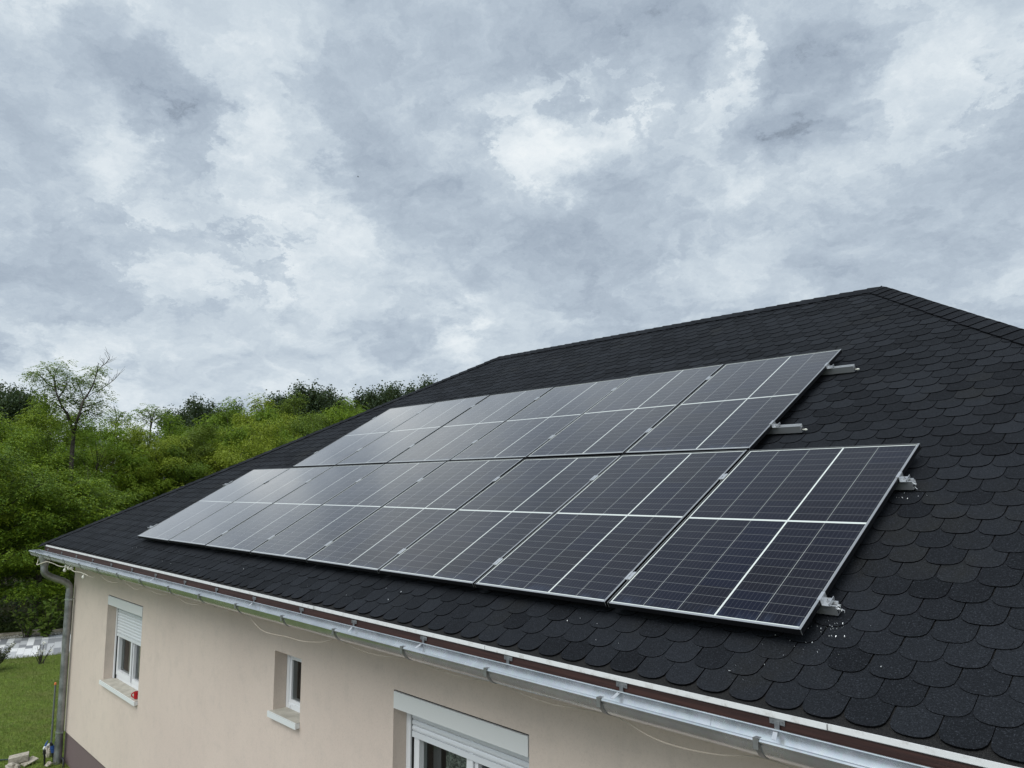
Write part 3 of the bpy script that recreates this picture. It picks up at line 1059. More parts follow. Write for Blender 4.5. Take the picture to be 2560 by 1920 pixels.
# ---- windows
def make_window(x0, x1, z0, z1, kind):
    names = {'shutter': 'white window with roller shutter half down and beige curtains', 'small': 'small white window without shutter and dark blind behind', 'shutter2': 'wide white window with shutter nearly up and lace curtain'}
    root = bpy.data.objects.new('window', None)
    col.objects.link(root)
    root.parent = house
    root['label'] = names[kind]
    fy0, fy1 = IN + .035, IN + .105       # frame
    wx0, wx1 = (x0 + .004, x1 - .004)
    zb = z0 + .004
    mb = MB()
    if kind == 'small':
        rect_frame(mb, wx0, wx1, zb, z1 - .002, .048, IN + .006, IN + .075)
        rect_frame(mb, wx0 + .048, wx1 - .048, zb + .048, z1 - .05, .034, IN + .014, IN + .07, wb=.036)
        mb.build('frame', 'white_plastic', root)
        gx0_, gx1_, gz0_, gz1_ = wx0 + .082, wx1 - .082, zb + .084, z1 - .084
        pn = MB()
        pn.quad((gx0_, IN + .03, gz0_), (gx1_, IN + .03, gz0_), (gx1_, IN + .03, gz1_), (gx0_, IN + .03, gz1_))
        pn.build('pane', 'window_glass', root)
        vent = MB()
        vent.box(wx0 + .07, wx0 + .10, IN - .001, IN + .006, zb + .014, zb + .036)
        vent.box(wx0 + .077, wx0 + .093, IN - .002, IN - .001, zb + .019, zb + .031, 1)
        vent.build('drain_cover', ['white_plastic', 'shutter_plastic'], root)
        bl = MB()
        n = 9
        for i in range(n):
            a = gx0_ + (gx1_ - gx0_) * i / n
            bl.add([(a, IN + .10, gz0_ - .05), (a + (gx1_ - gx0_) / n * .96, IN + .115, gz0_ - .05), (a + (gx1_ - gx0_) / n * .96, IN + .115, gz1_ + .05), (a, IN + .10, gz1_ + .05)], [(0, 1, 2, 3)])
        bl.build('blind', 'blind_dark', root)
    else:
        rect_frame(mb, wx0 + .012, wx1 - .012, zb, z1 - .12, .055, fy0, fy1, wb=.06)
        # two sashes
        mid = (x0 + x1) / 2
        sz0, sz1 = zb + .06, z1 - .175
        ml = x0 + .70 if kind == 'shutter' else x0 + .735
        rect_frame(mb, wx0 + .067, ml, sz0, sz1, .062, fy0 - .012, fy1 - .012)
        rect_frame(mb, ml, wx1 - .067, sz0, sz1, .050, fy0 - .004, fy1 - .014)
        mb.box(ml - .014, ml + .014, fy0 - .022, fy0 - .012, sz0, sz1)
        mb.build('frame', 'white_plastic', root)
        for a, bb in ((wx0 + .129, ml - .062), (ml + .05, wx1 - .117)):
            pn = MB()
            pn.quad((a, fy0 + .03, sz0 + .05), (bb, fy0 + .03, sz0 + .05), (bb, fy0 + .03, sz1 - .05), (a, fy0 + .03, sz1 - .05))
            pn.build('pane', 'window_glass', root)
        # curtains with folds
        def curtain(a, bb, mname, amp, wl, y):
            cm_ = MB()
            n = int((bb - a) / .012)
            ph = random.Random(int(a * 100)).uniform(0, 6)
            prev = None
            for i in range(n + 1):
                x = a + (bb - a) * i / n
                yy = y + amp * math.sin(x / wl * 6.283 + ph) + amp * .5 * math.sin(x / wl * 9.7 + 1)
                if prev:
                    cm_.quad((prev[0], prev[1], z0), (x, yy, z0), (x, yy, z1), (prev[0], prev[1], z1))
                prev = (x, yy)
            cm_.build('curtain', mname, root, smooth=True)
        if kind == 'shutter':
            curtain(wx0 + .17, ml - .02, 'curtain_beige', .018, .16, fy1 + .06)
            curtain(ml + .03, wx1 - .02, 'curtain_grey', .022, .12, fy1 + .07)
        else:
            curtain(wx0 + .24, ml - .02, 'lace', .014, .13, fy1 + .07)
            curtain(wx0 + .13, wx0 + .235, 'curtain_grey', .016, .08, fy1 + .05)
            curtain(ml + .05, wx1 - .02, 'blind_dark', .02, .1, fy1 + .08)
        # guide rails
        for a, bb, c_ in ((x0 + .002, x0 + .054, x0 + .056), (x1 - .054, x1 - .002, x1 - .064)):
            gr = MB()
            gr.box(a, bb, IN, IN + .032, z0 + .004, z1 - .10)
            gr.box(c_, c_ + .008, IN + .012, IN + .033, z0 + .004, z1 - .10, 1)
            gr.build('guide_rail', ['white_plastic', 'dark_gap'], root)
        # shutter slats
        bot = -1.425 if kind == 'shutter' else -1.186
        sl = MB()
        z = bot
        a, bb = x0 + .066, x1 - .066
        sl.box(a, bb, IN + .006, IN + .022, z, z + .040)
        z += .0415
        while z < z1 - .10:
            pr = [(IN + .022, z), (IN + .012, z + .001), (IN + .0065, z + .010), (IN + .006, z + .020), (IN + .0075, z + .030), (IN + .012, z + .0375), (IN + .022, z + .038)]
            sl.extrude_x(pr, a, bb)
            z += .0395
        sl.build('shutter', 'shutter_plastic', root)
        # box cover panel at the top, flush with the render
        sb = MB()
        sb.box(x0 + .003, x1 - .008, WY - .003, WY + .012, z1 - .130, z1 - .012)
        sb.box(x0 + .003, x1 - .008, WY + .012, IN + .02, z1 - .128, z1 - .116)
        sb.box(x0 + .005, x1 - .010, WY - .0045, WY - .003, z1 - .024, z1 - .0185)
        sb.build('shutter_box', 'shutter_box_paint', root)
        gp2 = MB()
        gp2.box(x0 + .002, x1 - .002, WY + .013, IN + .019, z1 - .114, z1 - .001)
        gp2.build('box_void', 'dark_gap', root)
    # dark room behind
    rmb = MB()
    ry0, ry1 = IN + .121, IN + 1.2
    a, bb = x0 - .3, x1 + .3
    rmb.add([(a, ry0, z0 - .5), (bb, ry0, z0 - .5), (bb, ry1, z0 - .5), (a, ry1, z0 - .5), (a, ry0, z1 + .1), (bb, ry0, z1 + .1), (bb, ry1, z1 + .1), (a, ry1, z1 + .1)],
            [(0, 1, 2, 3), (7, 6, 5, 4), (2, 6, 7, 3), (1, 5, 6, 2), (0, 3, 7, 4)])
    rmb.build('room', 'dark_room', root)
    # sill
    sm = MB()
    so_ = 0.032
    sx0, sx1 = x0 - .022, x1 + .004
    zt = z0 + .003
    sm.add([(x0 + .001, WY, zt), (x1 - .001, WY, zt), (x1 - .001, IN + .033, zt + .008), (x0 + .001, IN + .033, zt + .008)], [(0, 1, 2, 3)], 0)
    sm.add([(sx0, WY - so_, zt - .004), (sx1, WY - so_, zt - .004), (sx1, WY - .0005, zt), (sx0, WY - .0005, zt)], [(0, 1, 2, 3)], 0)
    sm.box(sx0 - .002, sx1 + .002, WY - so_ - .012, WY - so_, zt - .054, zt - .003, 1)
    sm.box(sx0, sx1, WY - so_, WY - .001, zt - .050, zt - .006, 1)
    sm.build('sill', ['sill_render', 'sill_edge'], root)


for wn in WINS:
    make_window(*wn)

# ================================================================== SOLAR PANELS
PPITCH, GAPV = 1.116, 0.0345
V2 = PNL + GAPV


def roof_at(x, v, h=0.0):
    return (x, v * CP - h * SP, v * SP + h * CP)


fmesh = MB()
FH = 0.030
CH = 0.0016


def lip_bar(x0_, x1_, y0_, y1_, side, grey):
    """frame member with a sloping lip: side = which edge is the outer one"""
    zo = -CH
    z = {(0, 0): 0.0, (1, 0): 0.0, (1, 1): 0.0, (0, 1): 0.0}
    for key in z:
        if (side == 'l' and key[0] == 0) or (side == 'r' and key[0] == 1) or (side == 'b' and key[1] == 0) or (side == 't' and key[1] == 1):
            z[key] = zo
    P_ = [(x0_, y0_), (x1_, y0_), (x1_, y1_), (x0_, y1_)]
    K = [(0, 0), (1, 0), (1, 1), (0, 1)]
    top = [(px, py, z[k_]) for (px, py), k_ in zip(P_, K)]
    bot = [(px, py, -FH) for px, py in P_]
    fmesh.add(top + bot, [(0, 1, 2, 3)], 2 if grey else 0)  # grey lips carry the painted sky reflection
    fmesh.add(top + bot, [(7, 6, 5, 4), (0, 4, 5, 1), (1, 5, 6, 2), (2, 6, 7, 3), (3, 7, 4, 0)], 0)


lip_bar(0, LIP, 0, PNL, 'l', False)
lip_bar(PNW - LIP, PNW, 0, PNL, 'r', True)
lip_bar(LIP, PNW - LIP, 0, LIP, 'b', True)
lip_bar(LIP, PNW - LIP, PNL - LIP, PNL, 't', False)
# thin grey arris along the left and top edges, and the corner joints
fmesh.box(-.0006, .0016, 0, PNL, -CH - .0008, -CH + .0012, 1)
fmesh.box(LIP, PNW, PNL - .0016, PNL + .0006, -CH - .0008, -CH + .0012, 1)
for xx in (0.0, PNW):
    for yy in (0.0, PNL):
        fmesh.box(xx - .0005 if xx == 0 else xx - .0010, xx + .0010 if xx == 0 else xx + .0005, yy - .0005 if yy == 0 else yy - .0010, yy + .0010 if yy == 0 else yy + .0005, -FH + .0005, -CH - .001, 1)
frame_me = fmesh.mesh('frame', ['frame_black', 'frame_edge', 'frame_lip_sheen'])
cmesh = MB()
cmesh.quad((LIP, LIP, -.0022), (PNW - LIP, LIP, -.0022), (PNW - LIP, PNL - LIP, -.0022), (LIP, PNL - LIP, -.0022))
cell_me = cmesh.mesh('glass', ['solar_cells'])
bmesh_ = MB()
bmesh_.quad((LIP, LIP, -.006), (LIP, PNL - LIP, -.006), (PNW - LIP, PNL - LIP, -.006), (PNW - LIP, LIP, -.006))
back_me = bmesh_.mesh('backsheet', ['backsheet'])
ORD = ['', 'second', 'third', 'fourth', 'fifth', 'sixth', 'seventh', 'eighth']
slots = []
for i in range(8):
    if i == 0:
        lb = 'dark solar panel at the near end of the lower row, wholly right of upper row'
    elif i == 7:
        lb = 'pale reflecting solar panel at the far left end of the lower row'
    else:
        lb = 'solar panel in the lower row, %s from its near right end' % ORD[i]
    slots.append((i, 0.0, lb, 'lower row of solar panels'))
for i in range(1, 7):
    if i == 1:
        lb = 'solar panel at the near right end of the upper row beside long rail stubs'
    elif i == 6:
        lb = 'pale reflecting solar panel at the far left end of the upper row'
    else:
        lb = 'solar panel in the upper row, %s from its near right end' % ORD[i - 1]
    slots.append((i, V2, lb, 'upper row of solar panels'))
proto = thing('solar_panel', None, 'solar panel', rot=(PITCH, 0, 0))
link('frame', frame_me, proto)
link('glass', cell_me, proto)
link('backsheet', back_me, proto)
rj = random.Random(4)
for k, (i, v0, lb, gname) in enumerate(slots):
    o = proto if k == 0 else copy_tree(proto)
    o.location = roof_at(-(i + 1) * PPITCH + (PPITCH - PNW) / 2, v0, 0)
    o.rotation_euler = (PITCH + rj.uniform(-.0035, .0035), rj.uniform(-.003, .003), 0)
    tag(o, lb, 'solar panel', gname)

# ---- mounting rails with clamps (local frame: x along eave, y up the slope, z off the roof)
def rail_profile():
    w_, h0, h1 = .020, -.082, -.0315
    return [(-w_, h0), (w_, h0), (w_, h1), (w_ - .006, h1), (w_ - .006, h1 - .006), (.007, h1 - .006), (.007, h1 - .016), (-.007, h1 - .016),
            (-.007, h1 - .006), (-w_ + .006, h1 - .006), (-w_ + .006, h1), (-w_, h1)]


mid_mb = MB()      # clamp between two panels, seen as a silver bar with a groove
mid_mb.box(-.019, -.0035, -.036, .036, .0005, .0045)
mid_mb.box(.0035, .019, -.036, .036, .0005, .0045)
mid_mb.box(-.0035, .0035, -.036, .036, -.012, .001)
mid_mb.tube([(0, 0, .001), (0, 0, .0035)], .0045, 8, 1)
mid_me = mid_mb.mesh('middle_clamp', ['aluminium', 'screw_steel'])
end_mb = MB()      # z shaped end clamp
end_mb.box(-.012, .004, -.030, .030, .0005, .004)
end_mb.box(.0012, .0045, -.030, .030, -.028, .0005)
end_mb.box(.0045, .040, -.030, .030, -.0305, -.026)
end_mb.box(.0370, .040, -.030, .030, -.026, -.014)
end_mb.tube([(.021, 0, -.026), (.021, 0, -.016)], .0085, 6, 1)
end_mb.tube([(.021, 0, -.016), (.021, 0, -.0158)], .004, 6, 2)
end_me = end_mb.mesh('end_clamp', ['aluminium', 'aluminium', 'dark_gap'])
RAILS = [(.245, 0, 8, .050, .285, 'aluminium rail lowest on the roof with sawn stub among bright shavings'),
         (1.363, 0, 8, .050, .265, 'aluminium rail under the top part of the lower panel row, short jagged stub'),
         (2.150, 1, 7, .195, .020, 'aluminium rail under the bottom part of the upper panel row, long stub'),
         (3.190, 1, 7, .195, .020, 'topmost aluminium rail, under the upper panel row, long clean stub')]
for v, i0, i1, ext_r, ext_l, lb in RAILS:
    root = thing('mounting_rail', lb, 'rail', roof_at(-i0 * PPITCH, v), (PITCH, 0, 0), 'aluminium rails carrying the solar panels')
    mb = MB()
    mb.extrude_x(rail_profile(), -(i1 - i0) * PPITCH - ext_l, ext_r)
    # hollow of the cut end
    mb.box(ext_r + .0004, ext_r + .0008, -.013, -.003, -.076, -.056, 1)
    mb.box(ext_r + .0004, ext_r + .0008, .003, .013, -.076, -.056, 1)
    mb.build('rail', ['aluminium', 'dark_gap'], root)
    for j in range(i0 + 1, i1):
        link('middle_clamp', mid_me, root, (-(j - i0) * PPITCH, 0, 0))
    link('end_clamp', end_me, root, (-.010, 0, 0))
    o = link('end_clamp', end_me, root, (-(i1 - i0) * PPITCH + .010, 0, 0))
    o.rotation_euler = (0, 0, math.pi)
    xx = ext_r - .05                         # roof hooks that carry the rail
    while xx > -(i1 - i0) * PPITCH:
        xx -= 1.0
        hk = MB()
        hk.box(xx - .015, xx + .015, -.05, .03, -.0985, -.0825)
        hk.build('roof_hook', 'aluminium', root)
    if ext_r < .1:
        bu = MB()
        rb = random.Random(int(v * 100))
        for j in range(8):
            y_, z_ = rb.uniform(-.02, .02), rb.uniform(-.085, -.035)
            a = np.array([ext_r + .0005, y_, z_])
            b2 = a + np.array([rb.uniform(.003, .014), rb.uniform(-.012, .012), rb.uniform(-.014, .012)])
            c2 = b2 + np.array([rb.uniform(-.006, .008), rb.uniform(-.01, .01), rb.uniform(-.012, .008)])
            bu.tube([a, b2, c2], .0016, 4, rs=[.0020, .0014, .0006])
        bu.build('burr', 'swarf', root)
    else:
        cp_ = MB()
        cp_.blob((ext_r + .022, .004, -.072), .010, 7, 5, 0, 0, None, (1.4, .7, .8))
        cp_.tube([(ext_r, .004, -.070), (ext_r + .018, .004, -.072)], .003, 5)
        cp_.build('end_bolt', 'bulb_white', root)

# ---- metal shavings on the shingles
sw = MB()
rnd = random.Random(21)


def chip(x, v, sz):
    a = rnd.uniform(0, 6.28)
    l = sz * rnd.uniform(.5, 1.6)
    dx, dv = l * math.cos(a), l * math.sin(a)
    wx, wv = -dv * .28, dx * .28
    h = -HR + .0095 + rnd.uniform(0, .004)
    p = [roof_at(x - dx - wx, v - dv - wv, h), roof_at(x + dx - wx, v + dv - wv, h + .003), roof_at(x + dx + wx, v + dv + wv, h + .004), roof_at(x - dx + wx, v - dv + wv, h + .001)]
    lo = [roof_at(x - dx - wx, v - dv - wv, h - .002), roof_at(x + dx - wx, v + dv - wv, h - .001), roof_at(x + dx + wx, v + dv + wv, h), roof_at(x - dx + wx, v - dv + wv, h - .001)]
    sw.add(p + lo, [(0, 1, 2, 3), (7, 6, 5, 4), (0, 4, 5, 1), (1, 5, 6, 2), (2, 6, 7, 3), (3, 7, 4, 0)])


for i in range(44):
    tt = abs(rnd.gauss(0, .55))
    chip(.075 + rnd.gauss(-.10 * tt, .05 + .05 * tt), .20 - .24 * tt, rnd.uniform(.0008, .0026))
for i in range(7):
    chip(rnd.uniform(-.04, .14), 1.30 + rnd.gauss(0, .06), .003)
for i in range(22):
    chip(rnd.uniform(-9, .9), rnd.uniform(-.28, -.03), rnd.uniform(.0012, .0035))
chip(-3.02, -.19, .009)
tag(sw.build('metal_shavings', 'swarf'), 'bright metal shavings scattered on shingles below the sawn rail', 'shavings', kind='stuff')

# ---- cable hanging along the gutter
CABLE = [(-12.42, -0.49), (-12.40, -0.54), (-12.116, -0.562), (-11.80, -0.505), (-11.70, -0.492), (-11.45, -.505), (-11.234, -0.515), (-10.95, -0.512), (-10.83, -0.50), (-10.512, -0.513), (-10.3, -.528), (-10.029, -0.515),
         (-9.778, -0.522), (-9.438, -0.535), (-9.127, -0.484), (-8.811, -0.522), (-8.463, -0.515), (-8.192, -0.477), (-7.712, -0.522),
         (-7.427, -0.472), (-7.007, -0.499), (-6.542, -0.469), (-6.22, -0.505), (-5.959, -0.497), (-5.68, -0.452), (-5.31, -0.476),
         (-4.856, -0.450), (-4.594, -0.526), (-4.457, -0.550), (-4.27, -.548), (-4.078, -0.538), (-3.819, -0.535), (-3.55, -0.505), (-3.393, -0.468), (-3.293, -0.447),
         (-3.042, -0.476), (-2.756, -0.478), (-2.399, -0.445), (-2.146, -0.462), (-1.873, -0.466), (-1.605, -0.444), (-1.392, -0.465),
         (-1.179, -0.473), (-1.017, -0.460), (-0.772, -0.446), (-0.574, -0.490), (-0.421, -0.500), (-0.218, -0.485), (0.004, -0.447),
         (.25, -.472), (.55, -.475), (.80, -.445), (1.2, -.48), (1.61, -.445), (2.0, -.475), (2.42, -.445)]
cab = thing('hanging_cable', 'thin pale cable sagging in loops under the gutter', 'cable', (-12.0, -.352, -.52))
cm1, cm2 = MB(), MB()
pts = []
for i, (x, z) in enumerate(CABLE):
    y = -.352
    if x < -11.6:
        y = -.352 - .085 * math.sin(max(0, min(1, (x + 12.45) / .85)) * math.pi)
    pts.append((x, y, z))
sp_ = smooth_path(pts, 5)
cut = 62
cm1.tube(sp_[:cut + 1], .0062, 6)
cm2.tube(sp_[cut:], .0032, 6)
cm1.build('cord', 'cable_cream', cab, off=(-12.0, -.352, -.52), smooth=True)
cm2.build('cord', 'cable_peach', cab, off=(-12.0, -.352, -.52), smooth=True)
for (x, y, z) in ((-10.72, -.36, -.487), (-10.62, -.35, -.505), (-10.83, -.35, -.55), (-10.50, -.34, -.495), (-9.86, -.35, -.565)):
    bl_ = MB()
    bl_.blob((x, y, z), .022, 8, 6, 0, 0, None, (1, 1, 1.25))
    bl_.tube([(x, y, z + .02), (x + .02, y, z + .05)], .009, 6)
    bl_.build('bulb', 'bulb_white', cab, off=(-12.0, -.352, -.52), smooth=True)

# ---- red mug on the sill
MUG = (-8.885, 0.100, WINS[0][2] + .008)
mug = thing('mug', 'red mug on the sill of the far window', 'mug', MUG, (0, 0, R(47)))
mb = MB()
prof_r = [.026, .033, .036, .037, .0375, .0335, .033, .030]
prof_z = [0, .004, .02, .06, .085, .085, .02, .008]
mb.tube([(0, 0, zz + i * 1e-5) for i, zz in enumerate(prof_z)], 1, 16, rs=prof_r)
mb.build('cup', 'red_glaze', mug, smooth=True)
hm = MB()
hm.tube([(-.034 - .034 * math.sin(a), 0, .043 + .028 * math.cos(a)) for a in np.linspace(0, math.pi, 10)], .0075, 8)
hm.build('handle', 'red_glaze', mug, smooth=True)

# ---- things by the house corner
st_ = thing('marker_stake', 'thin grey stake with orange cap beside the downpipe', 'stake', (-12.60, .045, GROUND))
mb = MB()
mb.tube([(-12.60, .045, GROUND - .05), (-12.60, .045, -2.47)], .0135, 8)
mb.build('shaft', 'grey_pipe', st_, off=(-12.60, .045, GROUND))
mb = MB()
mb.tube([(-12.60, .045, -2.485), (-12.60, .045, -2.460), (-12.60, .045, -2.450)], .02, 10, rs=[.017, .017, .010])
mb.build('cap', 'orange_plastic', st_, off=(-12.60, .045, GROUND))

TB = (-12.0, -.045, GROUND)
tap = thing('garden_tap', 'black standpipe with white and blue tap fitting beside downpipe', 'garden tap', TB)
mb = MB()
mb.tube(smooth_path([(-12.0, -.035, GROUND - .03), (-12.0, -.045, -3.42), (-12.0, -.06, -3.33)], 5), .019, 8)
mb.build('standpipe', 'black_plastic', tap, off=TB, smooth=True)
mb = MB()
mb.tube([(-12.0, -.060, -3.335), (-12.0, -.072, -3.285), (-12.0, -.082, -3.235)], .03, 10, rs=[.026, .030, .028])
mb.tube([(-12.0, -.073, -3.275), (-12.0, -.0735, -3.270)], .034, 10)
mb.build('coupling', 'blue_plastic', tap, off=TB, smooth=True)
mb = MB()
mb.tube(smooth_path([(-12.0, -.082, -3.235), (-12.0, -.092, -3.208), (-12.0, -.118, -3.205)], 5), .021, 8)
mb.build('elbow', 'black_plastic', tap, off=TB, smooth=True)
mb = MB()
mb.tube([(-12.0, -.115, -3.204), (-12.0, -.150, -3.222), (-12.0, -.182, -3.242), (-12.0, -.190, -3.262)], .015, 8, rs=[.015, .016, .018, .012])
mb.build('spout', 'white_plastic', tap, off=TB, smooth=True)
mb = MB()
mb.tube([(-12.0, -.168, -3.225), (-12.0, -.162, -3.195), (-12.0, -.152, -3.172), (-12.0, -.140, -3.152)], .012, 8, rs=[.016, .014, .010, .008])
mb.build('lever', 'blue_plastic', tap, off=TB, smooth=True)
hs = thing('hose_post', 'short black hose end standing upright on the grass below the tap', 'hose', (-12.0, -.165, GROUND))
mb = MB()
mb.tube([(-12.0, -.160, GROUND - .02), (-12.0, -.168, -3.40), (-12.0, -.176, -3.32)], .014, 8)
mb.build('hose', 'black_plastic', hs, off=(-12.0, -.165, GROUND), smooth=True)
mb = MB()
mb.tube([(-12.0, -.1745, -3.335), (-12.0, -.178, -3.275), (-12.0, -.179, -3.268)], .02, 10, rs=[.021, .019, .012])
mb.build('connector', 'black_plastic', hs, off=(-12.0, -.165, GROUND), smooth=True)

rb = random.Random(2)
bk = MB()
base = np.array((-12.33, -.44, GROUND + .085))
for (sx_, sy_, sz_) in [(0, 0, 0)]:
    ca, sa = math.cos(1.35), math.sin(1.35)
    vs = []
    for dz in (-.045, .045):
        for dx, dy in ((-.13, -.07), (.13, -.07), (.13, .07), (-.13, .07)):
            vs.append((base[0] + ca * dx - sa * dy + rb.uniform(-.006, .006), base[1] + sa * dx + ca * dy + rb.uniform(-.006, .006), base[2] + dz + .10 * dx + .25 * dy * 0.3))
    bk.add(vs, [(0, 3, 2, 1), (4, 5, 6, 7), (0, 1, 5, 4), (1, 2, 6, 5), (2, 3, 7, 6), (3, 0, 4, 7)])
tag(bk.build('concrete_block', 'concrete', off=tuple(base), loc=tuple(base)), 'pale concrete block tilted on top of the rubble by the corner', 'block')
bd = MB()
base = (-12.20, -.33, GROUND + .035)
vs = [(-12.35, -.44, GROUND + .01), (-12.10, -.40, GROUND + .01), (-12.20, -.20, GROUND + .05), (-12.30, -.26, GROUND + .075)]
bd.add(vs + [(x, y, z + .014) for x, y, z in vs], [(0, 3, 2, 1), (4, 5, 6, 7), (0, 1, 5, 4), (1, 2, 6, 5), (2, 3, 7, 6), (3, 0, 4, 7)])
tag(bd.build('board_scrap', 'concrete', off=base, loc=base), 'flat pale board scrap with pointed corner leaning under the concrete block', 'board')
for i, (x, y, r_, lb) in enumerate(((-12.17, -.56, .075, 'pale lumpy rubble stone left of the tilted concrete block'), (-12.12, -.50, .055, 'small pale rubble stone in front of the concrete block'),
                                   (-11.93, -.12, .05, 'rounded beige stone at the foot of the black tap pipe'), (-12.42, -.03, .065, 'grey pointed stone standing behind the black tap pipe'))):
    mb = MB()
    mb.blob((0, 0, r_ * .5), r_, 9, 7, 0, .18, rb, (1.2, 1, .75 if i != 3 else 2.0))
    tag(mb.build('rubble_stone', 'concrete', loc=(x, y, GROUND)), lb, 'stone')
mb = MB()
mb.tube(smooth_path([(-12.9, -1.6, GROUND + .02), (-12.75, -.95, GROUND + .02), (-12.62, -.62, GROUND + .03), (-12.5, -.45, GROUND + .03)], 8), .012, 6)
tag(mb.build('garden_hose', 'fence_green', smooth=True), 'thin dark green hose lying in the grass beside the rubble', 'hose')
mb = MB()
mb.tube(smooth_path([(-11.90, .045, GROUND + .02), (-11.84, .03, GROUND + .10), (-11.76, .03, GROUND + .08), (-11.72, .02, GROUND - .02)], 6), .016, 8)
tag(mb.build('drain_loop', 'black_plastic', smooth=True), 'short black corrugated pipe loop at the foot of the plinth', 'pipe')

# ---- bird, far off in the sky
bp = CAM + sky_dir(895, 442) * 70
bird = thing('bird', 'tiny dark bird gliding high in the cloudy sky', 'bird', tuple(bp))
mb = MB()
axis = rgt
mb.tube([-axis * .075, -axis * .04, axis * .03, axis * .07, axis * .085], .02, 8, rs=[.006, .02, .024, .014, .004])
mb.build('body', 'bird_dark', bird, smooth=True)
for sg in (-1, 1):
    wb_ = MB()
    dpt = np.array([-rgt[1], rgt[0], 0]) * sg
    a, b2 = -axis * .02, axis * .035
    wb_.add([a, b2, b2 * .6 + dpt * .11 + upv * .035, a * .6 + dpt * .11 + upv * .03, -axis * .01 + dpt * .20 + upv * .02,
             a - upv * .004, b2 - upv * .004, b2 * .6 + dpt * .11 + upv * .031, a * .6 + dpt * .11 + upv * .026, -axis * .01 + dpt * .20 + upv * .016],
            [(0, 1, 2, 3), (3, 2, 4), (8, 7, 6, 5), (9, 7, 8)])
    wb_.build('wing', 'bird_dark', bird)


# ================================================================== VEGETATION
def leaf_mesh(name, C, Dr, N, L, W, mats, rs):
    """one folded diamond per leaf"""
    C, Dr, N = np.asarray(C), np.asarray(Dr), np.asarray(N)
    n = len(C)
    Dr = Dr / (np.linalg.norm(Dr, axis=1, keepdims=True) + 1e-9)
    B = np.cross(Dr, N)
    B /= np.linalg.norm(B, axis=1, keepdims=True) + 1e-9
    L = np.broadcast_to(np.asarray(L, float).reshape(-1, 1), (n, 1))
    W = np.broadcast_to(np.asarray(W, float).reshape(-1, 1), (n, 1))
    V = np.empty((n, 4, 3))
    V[:, 0] = C
    V[:, 1] = C + Dr * L * .45 + B * W * .5
    V[:, 2] = C + Dr * L - np.array([0, 0, 1.0]) * L * .10
    V[:, 3] = C + Dr * L * .45 - B * W * .5
    me = bpy.data.meshes.new(name)
    me.vertices.add(4 * n)
    me.vertices.foreach_set('co', V.reshape(-1))
    me.loops.add(4 * n)
    me.loops.foreach_set('vertex_index', np.arange(4 * n, dtype=np.int32))
    me.polygons.add(n)
    me.polygons.foreach_set('loop_start', np.arange(0, 4 * n, 4, dtype=np.int32))
    a = me.attributes.new('tint', 'FLOAT', 'FACE')
    a.data.foreach_set('value', rs.random(n).astype(np.float32))
    for mm in mats:
        me.materials.append(MATS[mm])
    me.update(calc_edges=True)
    return me


def fronds(cent, outd, rs, per, length=.24, spread=.30, droop=.35, pairs=3, ll=.075, lw=.036, zs=.6):
    """pinnate sprays round clump centres; returns leaf arrays"""
    M = len(cent)
    n = M * per
    c = np.repeat(cent, per, axis=0)
    o = np.repeat(outd, per, axis=0)
    az = rs.uniform(0, 2 * np.pi, n)
    f = np.stack([np.cos(az), np.sin(az), rs.uniform(-droop, droop * .45, n)], 1) + o * .55
    f /= np.linalg.norm(f, axis=1, keepdims=True)
    r = rs.uniform(0, 1, (n, 1)) ** .6
    c = c + f * spread * r * np.array([1, 1, zs]) + rs.normal(0, 1, (n, 3)) * np.array([0, 0, 1.0]) * spread * .42 * zs + rs.normal(0, .035, (n, 3))
    side = np.cross(f, np.array([0, 0, 1.0]))
    side /= np.linalg.norm(side, axis=1, keepdims=True) + 1e-9
    Cs, Ds, Ns = [], [], []
    for k in range(pairs):
        t_ = (k + .6) / pairs
        p = c + f * length * t_ - np.array([0, 0, 1.0]) * length * .28 * t_ ** 2
        for sg in (-1, 1):
            Cs.append(p)
            Ds.append(side * sg * .9 + f * .45 - np.array([0, 0, .18]) + rs.normal(0, .15, (n, 3)))
    Cs.append(c + f * length - np.array([0, 0, 1.0]) * length * .28)
    Ds.append(f - np.array([0, 0, .25]) + rs.normal(0, .12, (n, 3)))
    C = np.concatenate(Cs)
    Dd = np.concatenate(Ds)
    N = np.array([0, 0, 1.0]) + rs.normal(0, .38, (len(C), 3))
    L = ll * rs.uniform(.75, 1.25, len(C))
    return C, Dd, N, L, L * lw / ll


